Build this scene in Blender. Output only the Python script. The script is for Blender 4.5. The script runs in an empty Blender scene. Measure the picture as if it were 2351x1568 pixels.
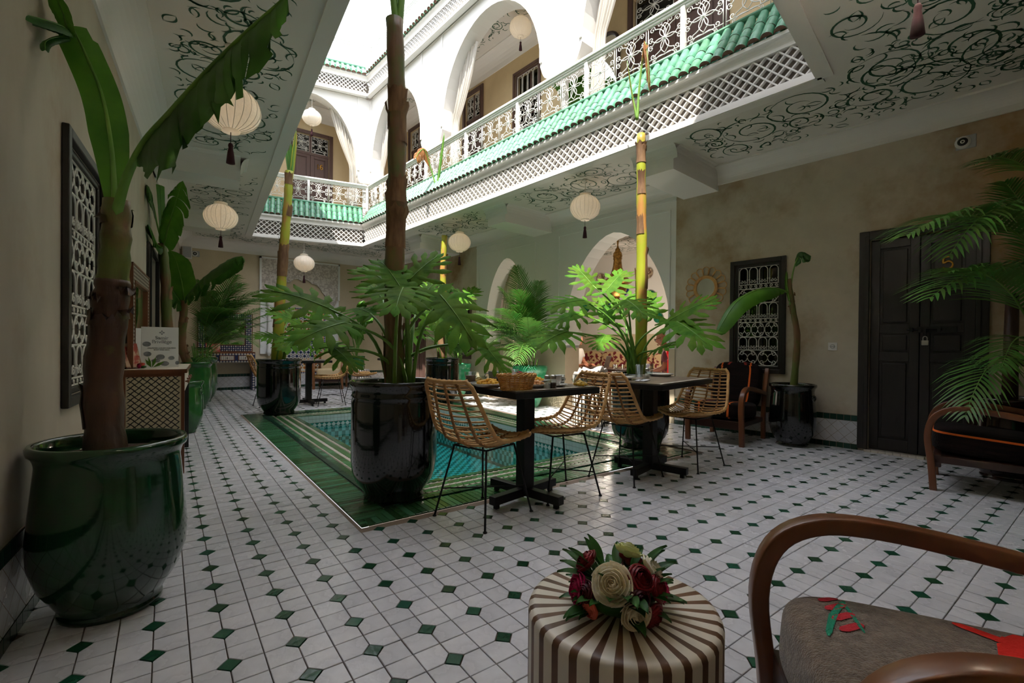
import bpy, math, random
from math import sin, cos, pi, radians, sqrt, atan2, hypot
from mathutils import Vector, Matrix
random.seed(11)
SC = bpy.context.scene
COL = SC.collection

# ---------------------------------------------------------------- camera
CAM_H, FPX, HEAD, PITCH, ROLL, PCY = 1.05, 1071.0, .6397, -.0068, .0094, 800.0
_F = Vector((sin(HEAD)*cos(PITCH), cos(HEAD)*cos(PITCH), sin(PITCH)))
_R0 = Vector((cos(HEAD), -sin(HEAD), 0)); _U0 = _R0.cross(_F)
_R = _R0*cos(ROLL) + _U0*sin(ROLL); _U = -_R0*sin(ROLL) + _U0*cos(ROLL)
cam = bpy.data.cameras.new('camera'); camo = bpy.data.objects.new('camera', cam); COL.objects.link(camo)
cam.sensor_width = 36; cam.sensor_fit = 'HORIZONTAL'; cam.lens = FPX/2351*36
cam.shift_y = (PCY-784)/2351; cam.clip_start = .05; cam.clip_end = 300
camo.matrix_world = Matrix(((_R.x,_U.x,-_F.x,0),(_R.y,_U.y,-_F.y,0),(_R.z,_U.z,-_F.z,CAM_H),(0,0,0,1)))
SC.camera = camo
def depth(p): return (Vector(p)-Vector((0,0,CAM_H))).dot(_F)
def to_px(p):
    v = Vector(p)-Vector((0,0,CAM_H)); d = v.dot(_F)
    if d < .05: return None
    return 1175.5+FPX*v.dot(_R)/d, PCY-FPX*v.dot(_U)/d, d

# ---------------------------------------------------------------- sky, sun, exposure
w = bpy.data.worlds.new('sky'); SC.world = w; w.use_nodes = True
nt = w.node_tree; nt.nodes.clear()
wo = nt.nodes.new('ShaderNodeOutputWorld'); bg = nt.nodes.new('ShaderNodeBackground')
bg.inputs[0].default_value = (.80,.83,.93,1); bg.inputs[1].default_value = 2.4
nt.links.new(bg.outputs[0], wo.inputs[0])
sl = bpy.data.lights.new('sun','SUN'); sl.energy = 5.2; sl.angle = radians(.6); sl.color = (1,.95,.87)
so = bpy.data.objects.new('sun', sl); COL.objects.link(so); so.location = (-4,-2,14)
so.rotation_euler = Vector((.47,.37,-1)).to_track_quat('-Z','Y').to_euler()
SC.view_settings.view_transform = 'Standard'; SC.view_settings.look = 'None'
SC.view_settings.gamma = 1; SC.view_settings.use_curve_mapping = False
SC.view_settings.exposure = 1.1
SC.cycles.max_bounces = 12; SC.cycles.diffuse_bounces = 8; SC.cycles.transparent_max_bounces = 12

# ---------------------------------------------------------------- mesh helpers
class MB:
    def __init__(s): s.v=[]; s.f=[]; s.m=[]; s.s=[]
    def add(s, vs, fs, mat=0, smooth=False, M=None):
        o=len(s.v)
        if M is not None: vs=[M@Vector(v) for v in vs]
        s.v.extend([tuple(v) for v in vs])
        for f in fs: s.f.append([i+o for i in f]); s.m.append(mat); s.s.append(smooth)
        return s
    def box(s, c, d, mat=0, M=None):
        x,y,z=c; a,b,e=d[0]/2,d[1]/2,d[2]/2
        vs=[(x+i*a,y+j*b,z+k*e) for k in(-1,1) for j in(-1,1) for i in(-1,1)]
        return s.add(vs,[(0,2,3,1),(4,5,7,6),(0,1,5,4),(2,6,7,3),(0,4,6,2),(1,3,7,5)],mat,False,M)
    def bx(s, x0,x1,y0,y1,z0,z1,mat=0,M=None):
        return s.box(((x0+x1)/2,(y0+y1)/2,(z0+z1)/2),(abs(x1-x0),abs(y1-y0),abs(z1-z0)),mat,M)
    def quad(s,a,b,c,d,mat=0,M=None): return s.add([a,b,c,d],[(0,1,2,3)],mat,False,M)
    def tube(s, pts, r, n=6, mat=0, caps=True, closed=False, M=None, flat=1.0):
        P=[Vector(p) for p in pts]; k=len(P)
        if k<2: return s
        R=r if isinstance(r,(list,tuple)) else [r]*k
        vs=[]; up=None
        for i,p in enumerate(P):
            if closed: t=P[(i+1)%k]-P[i-1]
            else: t=P[min(i+1,k-1)]-P[max(i-1,0)]
            if t.length<1e-9: t=Vector((0,0,1))
            t.normalize()
            if up is None:
                up=Vector((0,0,1)) if abs(t.z)<.9 else Vector((1,0,0))
            b=t.cross(up)
            if b.length<1e-6: b=t.cross(Vector((.3,.9,.2)))
            b.normalize(); up=b.cross(t)
            for j in range(n):
                a=2*pi*j/n; vs.append(p+(b*cos(a)+up*sin(a)*flat)*R[i])
        fs=[]
        for i in range(k if closed else k-1):
            i2=(i+1)%k
            for j in range(n): fs.append((i*n+j,i*n+(j+1)%n,i2*n+(j+1)%n,i2*n+j))
        if caps and not closed: fs.append(tuple(range(n))[::-1]); fs.append(tuple((k-1)*n+j for j in range(n)))
        return s.add(vs,fs,mat,True,M)
    def lathe(s, prof, n=24, mat=0, M=None, smooth=True, a0=0, a1=2*pi):
        full=abs(a1-a0-2*pi)<1e-6; m=n if full else n+1; vs=[]
        for r,z in prof:
            for j in range(m):
                a=a0+(a1-a0)*j/n; vs.append((r*cos(a),r*sin(a),z))
        fs=[]
        for i in range(len(prof)-1):
            for j in range(n):
                j2=(j+1)%m if full else j+1
                fs.append((i*m+j,i*m+j2,(i+1)*m+j2,(i+1)*m+j))
        return s.add(vs,fs,mat,smooth,M)
    def prism(s, poly, z0, z1, mat=0, M=None):
        n=len(poly); vs=[(x,y,z0) for x,y in poly]+[(x,y,z1) for x,y in poly]
        fs=[tuple(range(n))[::-1],tuple(range(n,2*n))]+[(i,(i+1)%n,n+(i+1)%n,n+i) for i in range(n)]
        return s.add(vs,fs,mat,False,M)
    def grid(s, fn, nu, nv, mat=0, smooth=True, M=None):
        vs=[fn(i/nu,j/nv) for i in range(nu+1) for j in range(nv+1)]
        fs=[(i*(nv+1)+j,(i+1)*(nv+1)+j,(i+1)*(nv+1)+j+1,i*(nv+1)+j+1) for i in range(nu) for j in range(nv)]
        return s.add(vs,fs,mat,smooth,M)
    def sphere(s, c, r, n=12, m=8, mat=0, M=None):
        rx,ry,rz=(r,r,r) if not isinstance(r,(tuple,list)) else r
        return s.grid(lambda u,v:(c[0]+rx*sin(pi*v)*cos(2*pi*u),c[1]+ry*sin(pi*v)*sin(2*pi*u),c[2]-rz*cos(pi*v)),n,m,mat,True,M)
    def mesh(s, name, mats):
        me=bpy.data.meshes.new(name); me.from_pydata(s.v,[],s.f)
        for m in (mats if isinstance(mats,(list,tuple)) else [mats]): me.materials.append(m)
        me.polygons.foreach_set('material_index',s.m); me.polygons.foreach_set('use_smooth',s.s); me.update()
        return me
    def build(s, name, mats, parent=None, M=None, bev=0, sub=0, solid=0, seg=2):
        return obj(name, s.mesh(name,mats), parent, M, bev, sub, solid, seg)
def obj(name, me, parent=None, M=None, bev=0, sub=0, solid=0, seg=2):
    o=bpy.data.objects.new(name,me); COL.objects.link(o)
    if parent is not None: o.parent=parent
    if M is not None: o.matrix_local=M
    if solid: q=o.modifiers.new('thick','SOLIDIFY'); q.thickness=solid; q.offset=0
    if bev: q=o.modifiers.new('bevel','BEVEL'); q.width=bev; q.segments=seg; q.limit_method='ANGLE'; q.angle_limit=radians(40); q.harden_normals=False
    if sub: q=o.modifiers.new('sub','SUBSURF'); q.levels=sub; q.render_levels=sub
    return o
def empty(name, M=None):
    o=bpy.data.objects.new(name,None); COL.objects.link(o); o.empty_display_size=.1
    if M is not None: o.matrix_world=M
    return o
def tag(o, label, cat, group=None):
    o['label']=label; o['category']=cat
    if group: o['group']=group
    return o
def struct(o, label=None):
    o['kind']='structure'
    if label: o['label']=label
    return o
def stuff(o, label=None, cat=None):
    o['kind']='stuff'
    if label: o['label']=label
    if cat: o['category']=cat
    return o
def thing(name, label, cat, M=None, group=None): return tag(empty(name,M),label,cat,group)
def copy_tree(o, parent=None, M=None, label=None):
    c=o.copy(); COL.objects.link(c)
    if parent is not None: c.parent=parent
    if M is not None: c.matrix_world=M
    if label: c['label']=label
    for ch in list(o.children): copy_tree(ch,c)
    return c
def T(x,y,z=0): return Matrix.Translation((x,y,z))
def Rz(d): return Matrix.Rotation(radians(d),4,'Z')
def Rx(d): return Matrix.Rotation(radians(d),4,'X')
def Ry(d): return Matrix.Rotation(radians(d),4,'Y')
def Sc(x,y=None,z=None): return Matrix.Diagonal((x,x if y is None else y,x if z is None else z,1))
def frame(p, d):     # local x along d, local y = left of d (into the court), z up
    d=Vector((d[0],d[1],0)).normalized(); n=Vector((-d.y,d.x,0))
    return Matrix(((d.x,n.x,0,p[0]),(d.y,n.y,0,p[1]),(0,0,1,p[2] if len(p)>2 else 0),(0,0,0,1)))
def lerp(a,b,t): return a+(b-a)*t
def bez(p,n=12):
    P=[Vector(q) for q in p]; out=[]
    for i in range(n+1):
        t=i/n; Q=P
        while len(Q)>1: Q=[Q[k].lerp(Q[k+1],t) for k in range(len(Q)-1)]
        out.append(Q[0])
    return out
def smooth_path(p,n=6):   # catmull-rom
    P=[Vector(q) for q in p]; P=[P[0]*2-P[1]]+P+[P[-1]*2-P[-2]]; out=[]
    for i in range(1,len(P)-2):
        for k in range(n):
            t=k/n; a,b,c,d=P[i-1],P[i],P[i+1],P[i+2]
            out.append(.5*((2*b)+(c-a)*t+(2*a-5*b+4*c-d)*t*t+(3*b-a-3*c+d)*t**3))
    out.append(P[-2]); return out
# ---------------------------------------------------------------- materials
def hx(h):
    h=h.lstrip('#'); c=[int(h[i:i+2],16)/255 for i in (0,2,4)]
    return tuple((x/12.92 if x<=.04045 else ((x+.055)/1.055)**2.4) for x in c)+(1,)
def mat(name, col, rough=.5, metal=0, col2=None, scale=5, lo=.4, hi=.6, detail=4, stretch=None, bump=0, bscale=40,
        coat=0, spec=.5, trans=0, ior=1.45, transl=0, emit=0, ecol=None, rnd=0, col3=None, scale3=1, lo3=.5, hi3=.7, rough2=None, alpha=1, sheen=0, bstretch=None, hue=0):
    m=bpy.data.materials.new(name); m.use_nodes=True; t=m.node_tree; N=t.nodes; L=t.links; N.clear()
    out=N.new('ShaderNodeOutputMaterial'); b=N.new('ShaderNodeBsdfPrincipled')
    I=b.inputs
    I['Roughness'].default_value=rough; I['Metallic'].default_value=metal; I['Specular IOR Level'].default_value=spec
    I['Coat Weight'].default_value=coat; I['Coat Roughness'].default_value=.06; I['Transmission Weight'].default_value=trans; I['IOR'].default_value=ior
    I['Alpha'].default_value=alpha; I['Sheen Weight'].default_value=sheen
    c1=hx(col); I['Base Color'].default_value=c1
    tc=N.new('ShaderNodeTexCoord'); src=tc.outputs['Object']
    def mapped(st):
        mp=N.new('ShaderNodeMapping'); mp.inputs['Scale'].default_value=st; L.new(src,mp.inputs[0]); return mp.outputs[0]
    colsock=None
    if col2:
        v=mapped(stretch) if stretch else src
        n=N.new('ShaderNodeTexNoise'); n.inputs['Scale'].default_value=scale; n.inputs['Detail'].default_value=detail; n.inputs['Roughness'].default_value=.6; L.new(v,n.inputs[0])
        r=N.new('ShaderNodeValToRGB'); r.color_ramp.elements[0].position=lo; r.color_ramp.elements[1].position=hi
        r.color_ramp.elements[0].color=c1; r.color_ramp.elements[1].color=hx(col2); L.new(n.outputs['Fac'],r.inputs[0]); colsock=r.outputs[0]
        if rough2 is not None:
            mr=N.new('ShaderNodeMapRange'); mr.inputs[1].default_value=lo; mr.inputs[2].default_value=hi; mr.inputs[3].default_value=rough; mr.inputs[4].default_value=rough2
            L.new(n.outputs['Fac'],mr.inputs[0]); L.new(mr.outputs[0],I['Roughness'])
    if col3:
        n=N.new('ShaderNodeTexNoise'); n.inputs['Scale'].default_value=scale3; n.inputs['Detail'].default_value=6; n.inputs['Roughness'].default_value=.65; L.new(src,n.inputs[0])
        r=N.new('ShaderNodeValToRGB'); r.color_ramp.elements[0].position=lo3; r.color_ramp.elements[1].position=hi3
        r.color_ramp.elements[0].color=(0,0,0,1); r.color_ramp.elements[1].color=(1,1,1,1); L.new(n.outputs['Fac'],r.inputs[0])
        mx=N.new('ShaderNodeMix'); mx.data_type='RGBA'; L.new(r.outputs[0],mx.inputs[0])
        if colsock: L.new(colsock,mx.inputs[6])
        else: mx.inputs[6].default_value=c1
        mx.inputs[7].default_value=hx(col3); colsock=mx.outputs[2]
    if rnd:
        oi=N.new('ShaderNodeObjectInfo'); ge=N.new('ShaderNodeNewGeometry')
        ad=N.new('ShaderNodeMath'); ad.operation='ADD'; L.new(oi.outputs['Random'],ad.inputs[0]); L.new(ge.outputs['Random Per Island'],ad.inputs[1])
        fr=N.new('ShaderNodeMath'); fr.operation='FRACT'; L.new(ad.outputs[0],fr.inputs[0])
        mr=N.new('ShaderNodeMapRange'); mr.inputs[3].default_value=1-rnd; mr.inputs[4].default_value=1+rnd*.6; L.new(fr.outputs[0],mr.inputs[0])
        hs=N.new('ShaderNodeHueSaturation'); L.new(mr.outputs[0],hs.inputs['Value'])
        if hue:
            mh=N.new('ShaderNodeMapRange'); mh.inputs[3].default_value=.5-hue; mh.inputs[4].default_value=.5+hue; L.new(fr.outputs[0],mh.inputs[0]); L.new(mh.outputs[0],hs.inputs['Hue'])
        if colsock: L.new(colsock,hs.inputs['Color'])
        else: hs.inputs['Color'].default_value=c1
        colsock=hs.outputs[0]
    if colsock: L.new(colsock,I['Base Color'])
    if bump:
        v=mapped(bstretch) if bstretch else src
        n=N.new('ShaderNodeTexNoise'); n.inputs['Scale'].default_value=bscale; n.inputs['Detail'].default_value=3; L.new(v,n.inputs[0])
        bp=N.new('ShaderNodeBump'); bp.inputs['Strength'].default_value=bump; bp.inputs['Distance'].default_value=.01
        L.new(n.outputs['Fac'],bp.inputs['Height']); L.new(bp.outputs[0],I['Normal'])
    if emit: I['Emission Color'].default_value=hx(ecol or col); I['Emission Strength'].default_value=emit
    fin=b.outputs[0]
    if transl:
        tr=N.new('ShaderNodeBsdfTranslucent')
        if colsock: L.new(colsock,tr.inputs[0])
        else: tr.inputs[0].default_value=c1
        ms=N.new('ShaderNodeMixShader'); ms.inputs[0].default_value=transl; L.new(b.outputs[0],ms.inputs[1]); L.new(tr.outputs[0],ms.inputs[2]); fin=ms.outputs[0]
    L.new(fin,out.inputs[0]); return m
K={}
def mk(k,*a,**b): K[k]=mat(k,*a,**b)
mk('white','#e6e3de',.75,bump=.05,bscale=60)
mk('ceil','#e0dcd5',.8,bump=.03,bscale=30)
mk('archwhite','#e4e4e0',.7)
mk('paint','#2c5a42',.6)
mk('wallL','#c4b9a8',.7,col2='#b0a594',scale=2.2,lo=.3,hi=.72,stretch=(1,1,.35),col3='#a88c70',scale3=1.1,lo3=.55,hi3=.8,bump=.12,bscale=14)
mk('wallR','#c6bca8',.72,col2='#b7ad99',scale=2.5,lo=.35,hi=.65,col3='#8f7349',scale3=.8,lo3=.42,hi3=.64,bump=.12,bscale=14)
mk('wallB','#cbbca0',.75,col2='#bfb094',scale=2,lo=.35,hi=.65,bump=.1,bscale=14)
mk('wallU','#cfb992',.8,col2='#c4ae88',scale=2,lo=.35,hi=.65,bump=.05,bscale=14)
mk('tile','#d4d2d4',.2,col2='#c0bdbf',scale=7,lo=.35,hi=.7,rnd=.09,bump=.22,bscale=22,rough2=.32,spec=.5)
mk('dot','#1d4a33',.2,rnd=.35,bump=.2,bscale=30,hue=.02)
mk('grout','#8a7868',.9)
mk('gtile','#41724a',.16,rnd=.5,bump=.15,bscale=30,hue=.025)
mk('gdark','#1c3f30',.2,rnd=.3,hue=.02)
mk('mosg','#4d7a48',.22,rnd=.35,hue=.03)
mk('mosw','#d0c7b8',.25,rnd=.08)
mk('ptile','#c2ccc6',.2,rnd=.06)
mk('teal','#2a7a70',.2,rnd=.2)
mk('turq','#62d6da',.25,rnd=.08)
mk('aqua','#9fdcdc',.25,rnd=.1)
mk('blackglaze','#0b0d0d',.1,col2='#15211e',scale=3,lo=.45,hi=.75,bump=.12,bscale=7,bstretch=(1,1,3.5),coat=.6,spec=.6)
mk('greenglaze','#0d3a1c',.12,col2='#07220f',scale=2.5,lo=.4,hi=.7,bump=.12,bscale=6,bstretch=(1,1,3),coat=.6)
mk('greenglaze2','#2d6a2c',.14,col2='#1d4a2a',scale=3,lo=.4,hi=.7,bump=.15,bscale=8,bstretch=(1,1,3),coat=.5)
mk('turqglaze','#2f9d6c',.18,col2='#7fc79c',scale=3.5,lo=.45,hi=.7,bump=.15,bscale=12,coat=.5)
mk('brownglaze','#1c0f0b',.12,col2='#3a1d14',scale=5,lo=.4,hi=.7,coat=.6,bump=.1,bscale=9)
mk('soil','#4a3023',.95,col2='#2c1b12',scale=30,lo=.4,hi=.6,bump=.8,bscale=60)
mk('rattan','#d8aa6c',.5,col2='#bb8a4e',scale=14,lo=.4,hi=.65,rnd=.12)
mk('rattandk','#a5773f',.55,col2='#8a5c30',scale=20,lo=.4,hi=.6)
mk('blackmetal','#131212',.45,col2='#1c1a19',scale=20,metal=.3)
mk('tabletop','#7c6a58',.35,col2='#5e5044',scale=8,lo=.4,hi=.6,rnd=.1)
mk('doorpaint','#241f1d',.45,col2='#1e1a18',scale=6,lo=.3,hi=.7,stretch=(6,6,.6),bump=.05,bscale=30,bstretch=(5,5,.4))
mk('doorbrown','#5d453c',.55,col2='#523c34',scale=6,lo=.3,hi=.7,stretch=(6,6,.6))
mk('iron','#dcd8cf',.5)
mk('ironw','#e4e2dc',.5)
mk('glassdark','#10110f',.06,spec=.8)
mk('glass','#ffffff',.02,trans=1,ior=1.45)
mk('mirror','#e8ebe8',.03,metal=1)
mk('wood','#7d4a2c',.35,col2='#5a3018',scale=5,lo=.35,hi=.7,stretch=(1,1,.15),coat=.2)
mk('wooddk','#3a2018',.38,col2='#26120d',scale=5,lo=.35,hi=.7,coat=.2)
mk('wood2','#8d5a32',.4,col2='#6d4122',scale=6,lo=.35,hi=.7)
mk('gold','#d9a441',.3,metal=.8,col2='#b9822c',scale=20)
mk('brass','#a98142',.35,metal=.85,col2='#7a5c2c',scale=25,lo=.4,hi=.6,bump=.5,bscale=70)
mk('steel','#b9b6ae',.3,metal=.9)
mk('rooftile','#4a8565',.22,col2='#6fa285',scale=8,lo=.4,hi=.7,rnd=.22,bump=.2,bscale=30,hue=.012,coat=.3)
mk('roofend','#8a6a5a',.7,col2='#5f463c',scale=12)
mk('latticebg','#6e6660',.85)
mk('globe','#dedbd4',.4,transl=.25,bump=.5,bscale=55)
mk('bulb','#ffd9a0',.4,emit=14,ecol='#ffcf8c')
mk('tassel','#3a1820',.9)
mk('curtain','#e0dbd2',.85,transl=.3)
mk('leafb','#568a28',.42,col2='#3d6f1e',scale=3,lo=.35,hi=.7,transl=.35,rnd=.12)
mk('leafbd','#46742a',.4,col2='#2c5517',scale=4,lo=.4,hi=.7,transl=.25,col3='#2b1a12',scale3=4,lo3=.66,hi3=.72)
mk('leafp','#6f9634',.6,col2='#4a7626',scale=3,lo=.35,hi=.7,transl=.42,rnd=.25,hue=.015,spec=.1)
mk('leafpalm','#5f8c3a',.45,col2='#46752c',scale=3,lo=.35,hi=.7,transl=.3,rnd=.25,hue=.02)
mk('leafdark','#336b22',.45,col2='#28541c',scale=3,transl=.2,rnd=.2)
mk('leafdry','#a06a35',.7,col2='#6b3f20',scale=8,lo=.35,hi=.7,transl=.25)
mk('stemg','#5c8a34',.45,col2='#7aa044',scale=4,lo=.4,hi=.7)
mk('trunkg','#57622a',.45,col2='#735438',scale=1.9,lo=.44,hi=.56,stretch=(2.2,2.2,1),col3='#33261a',scale3=2.3,lo3=.6,hi3=.7,bump=.3,bscale=14,bstretch=(3,3,.4))
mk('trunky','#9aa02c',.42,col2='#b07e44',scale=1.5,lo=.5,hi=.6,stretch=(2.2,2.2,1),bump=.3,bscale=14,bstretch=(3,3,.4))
mk('trunkd','#4b2e1f',.45,col2='#2b1a13',scale=2,lo=.35,hi=.6,stretch=(2,2,.8),col3='#5b6424',scale3=2.1,lo3=.52,hi3=.62,bump=.35,bscale=14,bstretch=(3,3,.5))
mk('sheath','#8f6e4c',.7,col2='#664730',scale=7,lo=.35,hi=.65,stretch=(3,3,.6),transl=.15)
mk('bone','#d8cfbf',.4,rnd=.05)
mk('bonegap','#4a3526',.5)
mk('blueinlay','#20294d',.35)
mk('panelcream','#cdbf9f',.5)
mk('panelblack','#191817',.5)
mk('paper','#e6e6e4',.5)
mk('pgrey','#8d9094',.5,col2='#6a6d70',scale=25,lo=.4,hi=.6)
mk('porcelain','#e4e1da',.15,coat=.4)
mk('porcgrey','#a9aaac',.2,coat=.3)
mk('juice','#f29a1c',.2)
mk('smoothie','#c39a8c',.3)
mk('milk','#e8dcd0',.3)
mk('egg','#e8b93c',.6,col2='#d99a2a',scale=30,lo=.4,hi=.6)
mk('pine','#d9a82c',.35,rnd=.2)
mk('salad','#6f9a35',.5,rnd=.3)
mk('omelet','#d2965a',.6,rnd=.15)
mk('olive','#1c1614',.25)
mk('pepper','#4a342a',.8)
mk('salt','#e2ddd6',.8)
mk('basket','#cf9a4c',.5,col2='#b07830',scale=20,lo=.4,hi=.6)
mk('napkin','#d9d9dc',.8)
mk('rosew','#fff8e6',.55,col2='#f2dfa8',scale=12,lo=.5,hi=.75,transl=.2,rnd=.05)
mk('rosey','#dfe0a0',.55,transl=.2)
mk('roser','#8c0a1c',.45,col2='#5a0612',scale=10,lo=.4,hi=.7,transl=.15)
mk('rosed','#4a0614',.5,transl=.1)
mk('rosep','#d01460',.5,col2='#9a0c48',scale=10,transl=.2)
mk('rosec','#e26a5c',.5,transl=.25)
mk('ivory','#dcd2c2',.4)
mk('stripwood','#84593a',.45,col2='#57371f',scale=6,lo=.3,hi=.7,rnd=.25)
mk('wool','#6d5b4c',.95,col2='#8a7766',scale=60,lo=.4,hi=.62,detail=3,bump=.9,bscale=220,sheen=.4)
mk('woolred','#c22b38',.95,bump=.6,bscale=200)
mk('woolscarlet','#e8281c',.95,bump=.5,bscale=200)
mk('woolgreen','#1f8a68',.95,bump=.6,bscale=200)
mk('kilim','#120e0e',.95,col2='#1f1514',scale=14,lo=.4,hi=.65,stretch=(.4,.4,6),bump=.6,bscale=120,sheen=.03,spec=.1)
mk('kilimorange','#d9621c',.9,bump=.5,bscale=150)
mk('kilimred','#8a2418',.9,bump=.5,bscale=150)
mk('fabric_red','#7a2028',.85,col2='#c9b08c',scale=9,lo=.48,hi=.52,detail=2,sheen=.3)
mk('fabric_gold','#c2a67c',.85,col2='#6e1a24',scale=11,lo=.5,hi=.54,detail=2)
mk('cushioncream','#cdb58c',.85,bump=.3,bscale=90)
mk('skin','#b87a5e',.5,col2='#a86a50',scale=6)
mk('shirtpink','#8a4a52',.8,col2='#6f3740',scale=10)
mk('shirtwhite','#cfc9c2',.8)
mk('greycloth','#a6a09c',.9,col2='#8f8985',scale=12)
mk('hairgrey','#8d8078',.8)
mk('hairdark','#3a241a',.8)
mk('redplastic','#d0121c',.35,emit=.12,ecol='#ff1a24')
mk('alu','#8b8c90',.35,metal=.6)
mk('plateblue','#1c2c66',.2,col2='#3a4f96',scale=20)
mk('plategreen','#12533c',.2,col2='#1f7a58',scale=18)
mk('platebrown','#6b5140',.3,col2='#c9b79c',scale=22,lo=.47,hi=.53)
mk('mosaic_o','#c98a3c',.3,rnd=.2)
mk('mosaic_b','#2a3f78',.3,rnd=.3)
mk('mosaic_w','#d9d3c6',.3,rnd=.1)
mk('mosaic_k','#23201f',.3)
mk('mosaic_r','#9a4a30',.3,rnd=.2)
mk('carved','#d5cec4',.8,col2='#b3aaa0',scale=26,lo=.46,hi=.54,detail=2,bump=1.0,bscale=26)
mk('plasticwhite','#d6d4cf',.45)
mk('photo','#c9a88c',.5,col2='#b04a3a',scale=14,lo=.45,hi=.55)
mk('cream','#e4dcc2',.8)
def clear(name, tint, ior=1.33, rough=.02, bump=0, bscale=6):
    m=bpy.data.materials.new(name); m.use_nodes=True; t=m.node_tree; N=t.nodes; L=t.links; N.clear()
    o=N.new('ShaderNodeOutputMaterial'); tr=N.new('ShaderNodeBsdfTransparent'); gl=N.new('ShaderNodeBsdfGlossy'); fr=N.new('ShaderNodeLayerWeight'); pw=N.new('ShaderNodeMath'); ml=N.new('ShaderNodeMath'); mx=N.new('ShaderNodeMixShader')
    tr.inputs[0].default_value=hx(tint); gl.inputs['Roughness'].default_value=rough; fr.inputs[0].default_value=.5; pw.operation='POWER'; pw.inputs[1].default_value=3.5; ml.operation='MULTIPLY_ADD'; ml.inputs[1].default_value=.75; ml.inputs[2].default_value=((ior-1)/(ior+1))**2; L.new(fr.outputs['Facing'],pw.inputs[0]); L.new(pw.outputs[0],ml.inputs[0])
    L.new(ml.outputs[0],mx.inputs[0]); L.new(tr.outputs[0],mx.inputs[1]); L.new(gl.outputs[0],mx.inputs[2]); L.new(mx.outputs[0],o.inputs[0])
    if bump:
        n=N.new('ShaderNodeTexNoise'); n.inputs['Scale'].default_value=bscale; b=N.new('ShaderNodeBump'); b.inputs['Strength'].default_value=bump; b.inputs['Distance'].default_value=.02
        L.new(n.outputs['Fac'],b.inputs['Height']); L.new(b.outputs[0],gl.inputs['Normal']); L.new(b.outputs[0],fr.inputs['Normal'])
    K[name]=m
clear('water','#c8f0ee',1.33,.0,.25,5)
clear('clearglass','#eef2f0',1.5,.02)
clear('pane','#b9bdb8',1.5,.02)

# ---------------------------------------------------------------- plan of the place
RWF=frame((5.70,2.066),(-.08716,.99619)); LWF=frame((-.41,2.635),(-.06976,-.99756)); BWF=frame((4.9,12.0),(-1,0)); NWF=frame((-.685,-1.3),(1,0))
def lx(Y): return -.41+.0699*(Y-2.635)
def rx(Y): return 5.70-.0875*(Y-2.066)
CZ=3.27
oNL,oNR,oFR,oFL=(.80,1.02),(4.29,1.59),(3.605,10.54),(1.42,11.0)
A_=(lx(-1.3),-1.3); B_=(rx(-1.3),-1.3); C_=(rx(12),12.0); D_=(lx(12),12.0)
PX0,PX1,PY0,PY1=.905,4.21,2.64,7.75

# ---------------------------------------------------------------- floor
DX,DY,DS=.573,2.549,.2008; TU=DS/2
floor=MB()
for (x0,x1,y0,y1) in ((-1.2,PX0,-1.5,12.2),(PX1,9.2,-1.5,12.2),(PX0,PX1,-1.5,PY0),(PX0,PX1,PY1,12.2)):
    floor.bx(x0,x1,y0,y1,-.12,-.004)
floor=struct(floor.build('floor',K['grout']))
def tile_poly(g=.0018,cut=.035):
    a=TU/2-g; c=cut+g*.4
    return [(-a+c,-a),(a,-a),(a,a),(-a,a),(-a,-a+c)]
def piece(poly,h=.004,ch=.0015):
    m=MB(); n=len(poly); q=[(x*(1-ch/.045),y*(1-ch/.045)) for x,y in poly]
    m.add([(x,y,-.003) for x,y in poly]+[(x,y,h-ch) for x,y in poly]+[(x,y,h) for x,y in q],
          [tuple(range(2*n,3*n))]+[(k*n+i,k*n+(i+1)%n,(k+1)*n+(i+1)%n,(k+1)*n+i) for k in (0,1) for i in range(n)])
    return m
pt=piece(tile_poly()); tile_me=pt.mesh('tile',K['tile'])
dr=.0335; pd=piece([(dr,0),(0,dr),(-dr,0),(0,-dr)]); dot_me=pd.mesh('accent_tile',K['dot'])
cells=[]
for a in range(-18,56):
    for b in range(-40,96):
        cx=DX+TU*(a+.5); cy=DY+TU*(b+.5)
        if cy<-1.25 or cy>11.95 or cx<lx(cy)-.03 or cx>rx(cy)+.03: continue
        ins=PX0-.045<cx<PX1+.045 and PY0-.045<cy<PY1+.045
        if ins: continue
        rot={(0,0):0,(1,0):90,(1,1):180,(0,1):270}[(a%2,b%2)]
        p=to_px((cx,cy,0)); vis=p and -20<p[0]<2371 and 900<p[1]<1590
        cells.append((p[2] if vis else 99,cx,cy,rot))
cells.sort(); rest=MB()
for i,(d,x,y,r) in enumerate(cells):
    tl=Rx(random.gauss(0,.35))@Ry(random.gauss(0,.35))
    M=T(x,y,.004+random.uniform(-.0006,.0006))@tl@Rz(r)
    if i<300: obj('tile',tile_me,floor,M)
    else: rest.add(pt.v,pt.f,0,False,M)
stuff(rest.build('tile_field',K['tile'],floor))
dots=[]
for a in range(-9,28):
    for b in range(-20,49):
        x=DX+DS*a; y=DY+DS*b
        if y<-1.2 or y>11.95 or x<lx(y)+.01 or x>rx(y)-.01 or (PX0-.03<x<PX1+.03 and PY0-.03<y<PY1+.03): continue
        p=to_px((x,y,0)); vis=p and -20<p[0]<2371 and 900<p[1]<1590
        dots.append((p[2] if vis else 99,x,y))
dots.sort(); rest=MB()
for i,(d,x,y) in enumerate(dots):
    M=T(x,y,.0045)@Rx(random.gauss(0,.4))@Ry(random.gauss(0,.4))
    if i<300: obj('accent_tile',dot_me,floor,M)
    else: rest.add(pd.v,pd.f,0,False,M)
stuff(rest.build('accent_field',K['dot'],floor))

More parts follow.
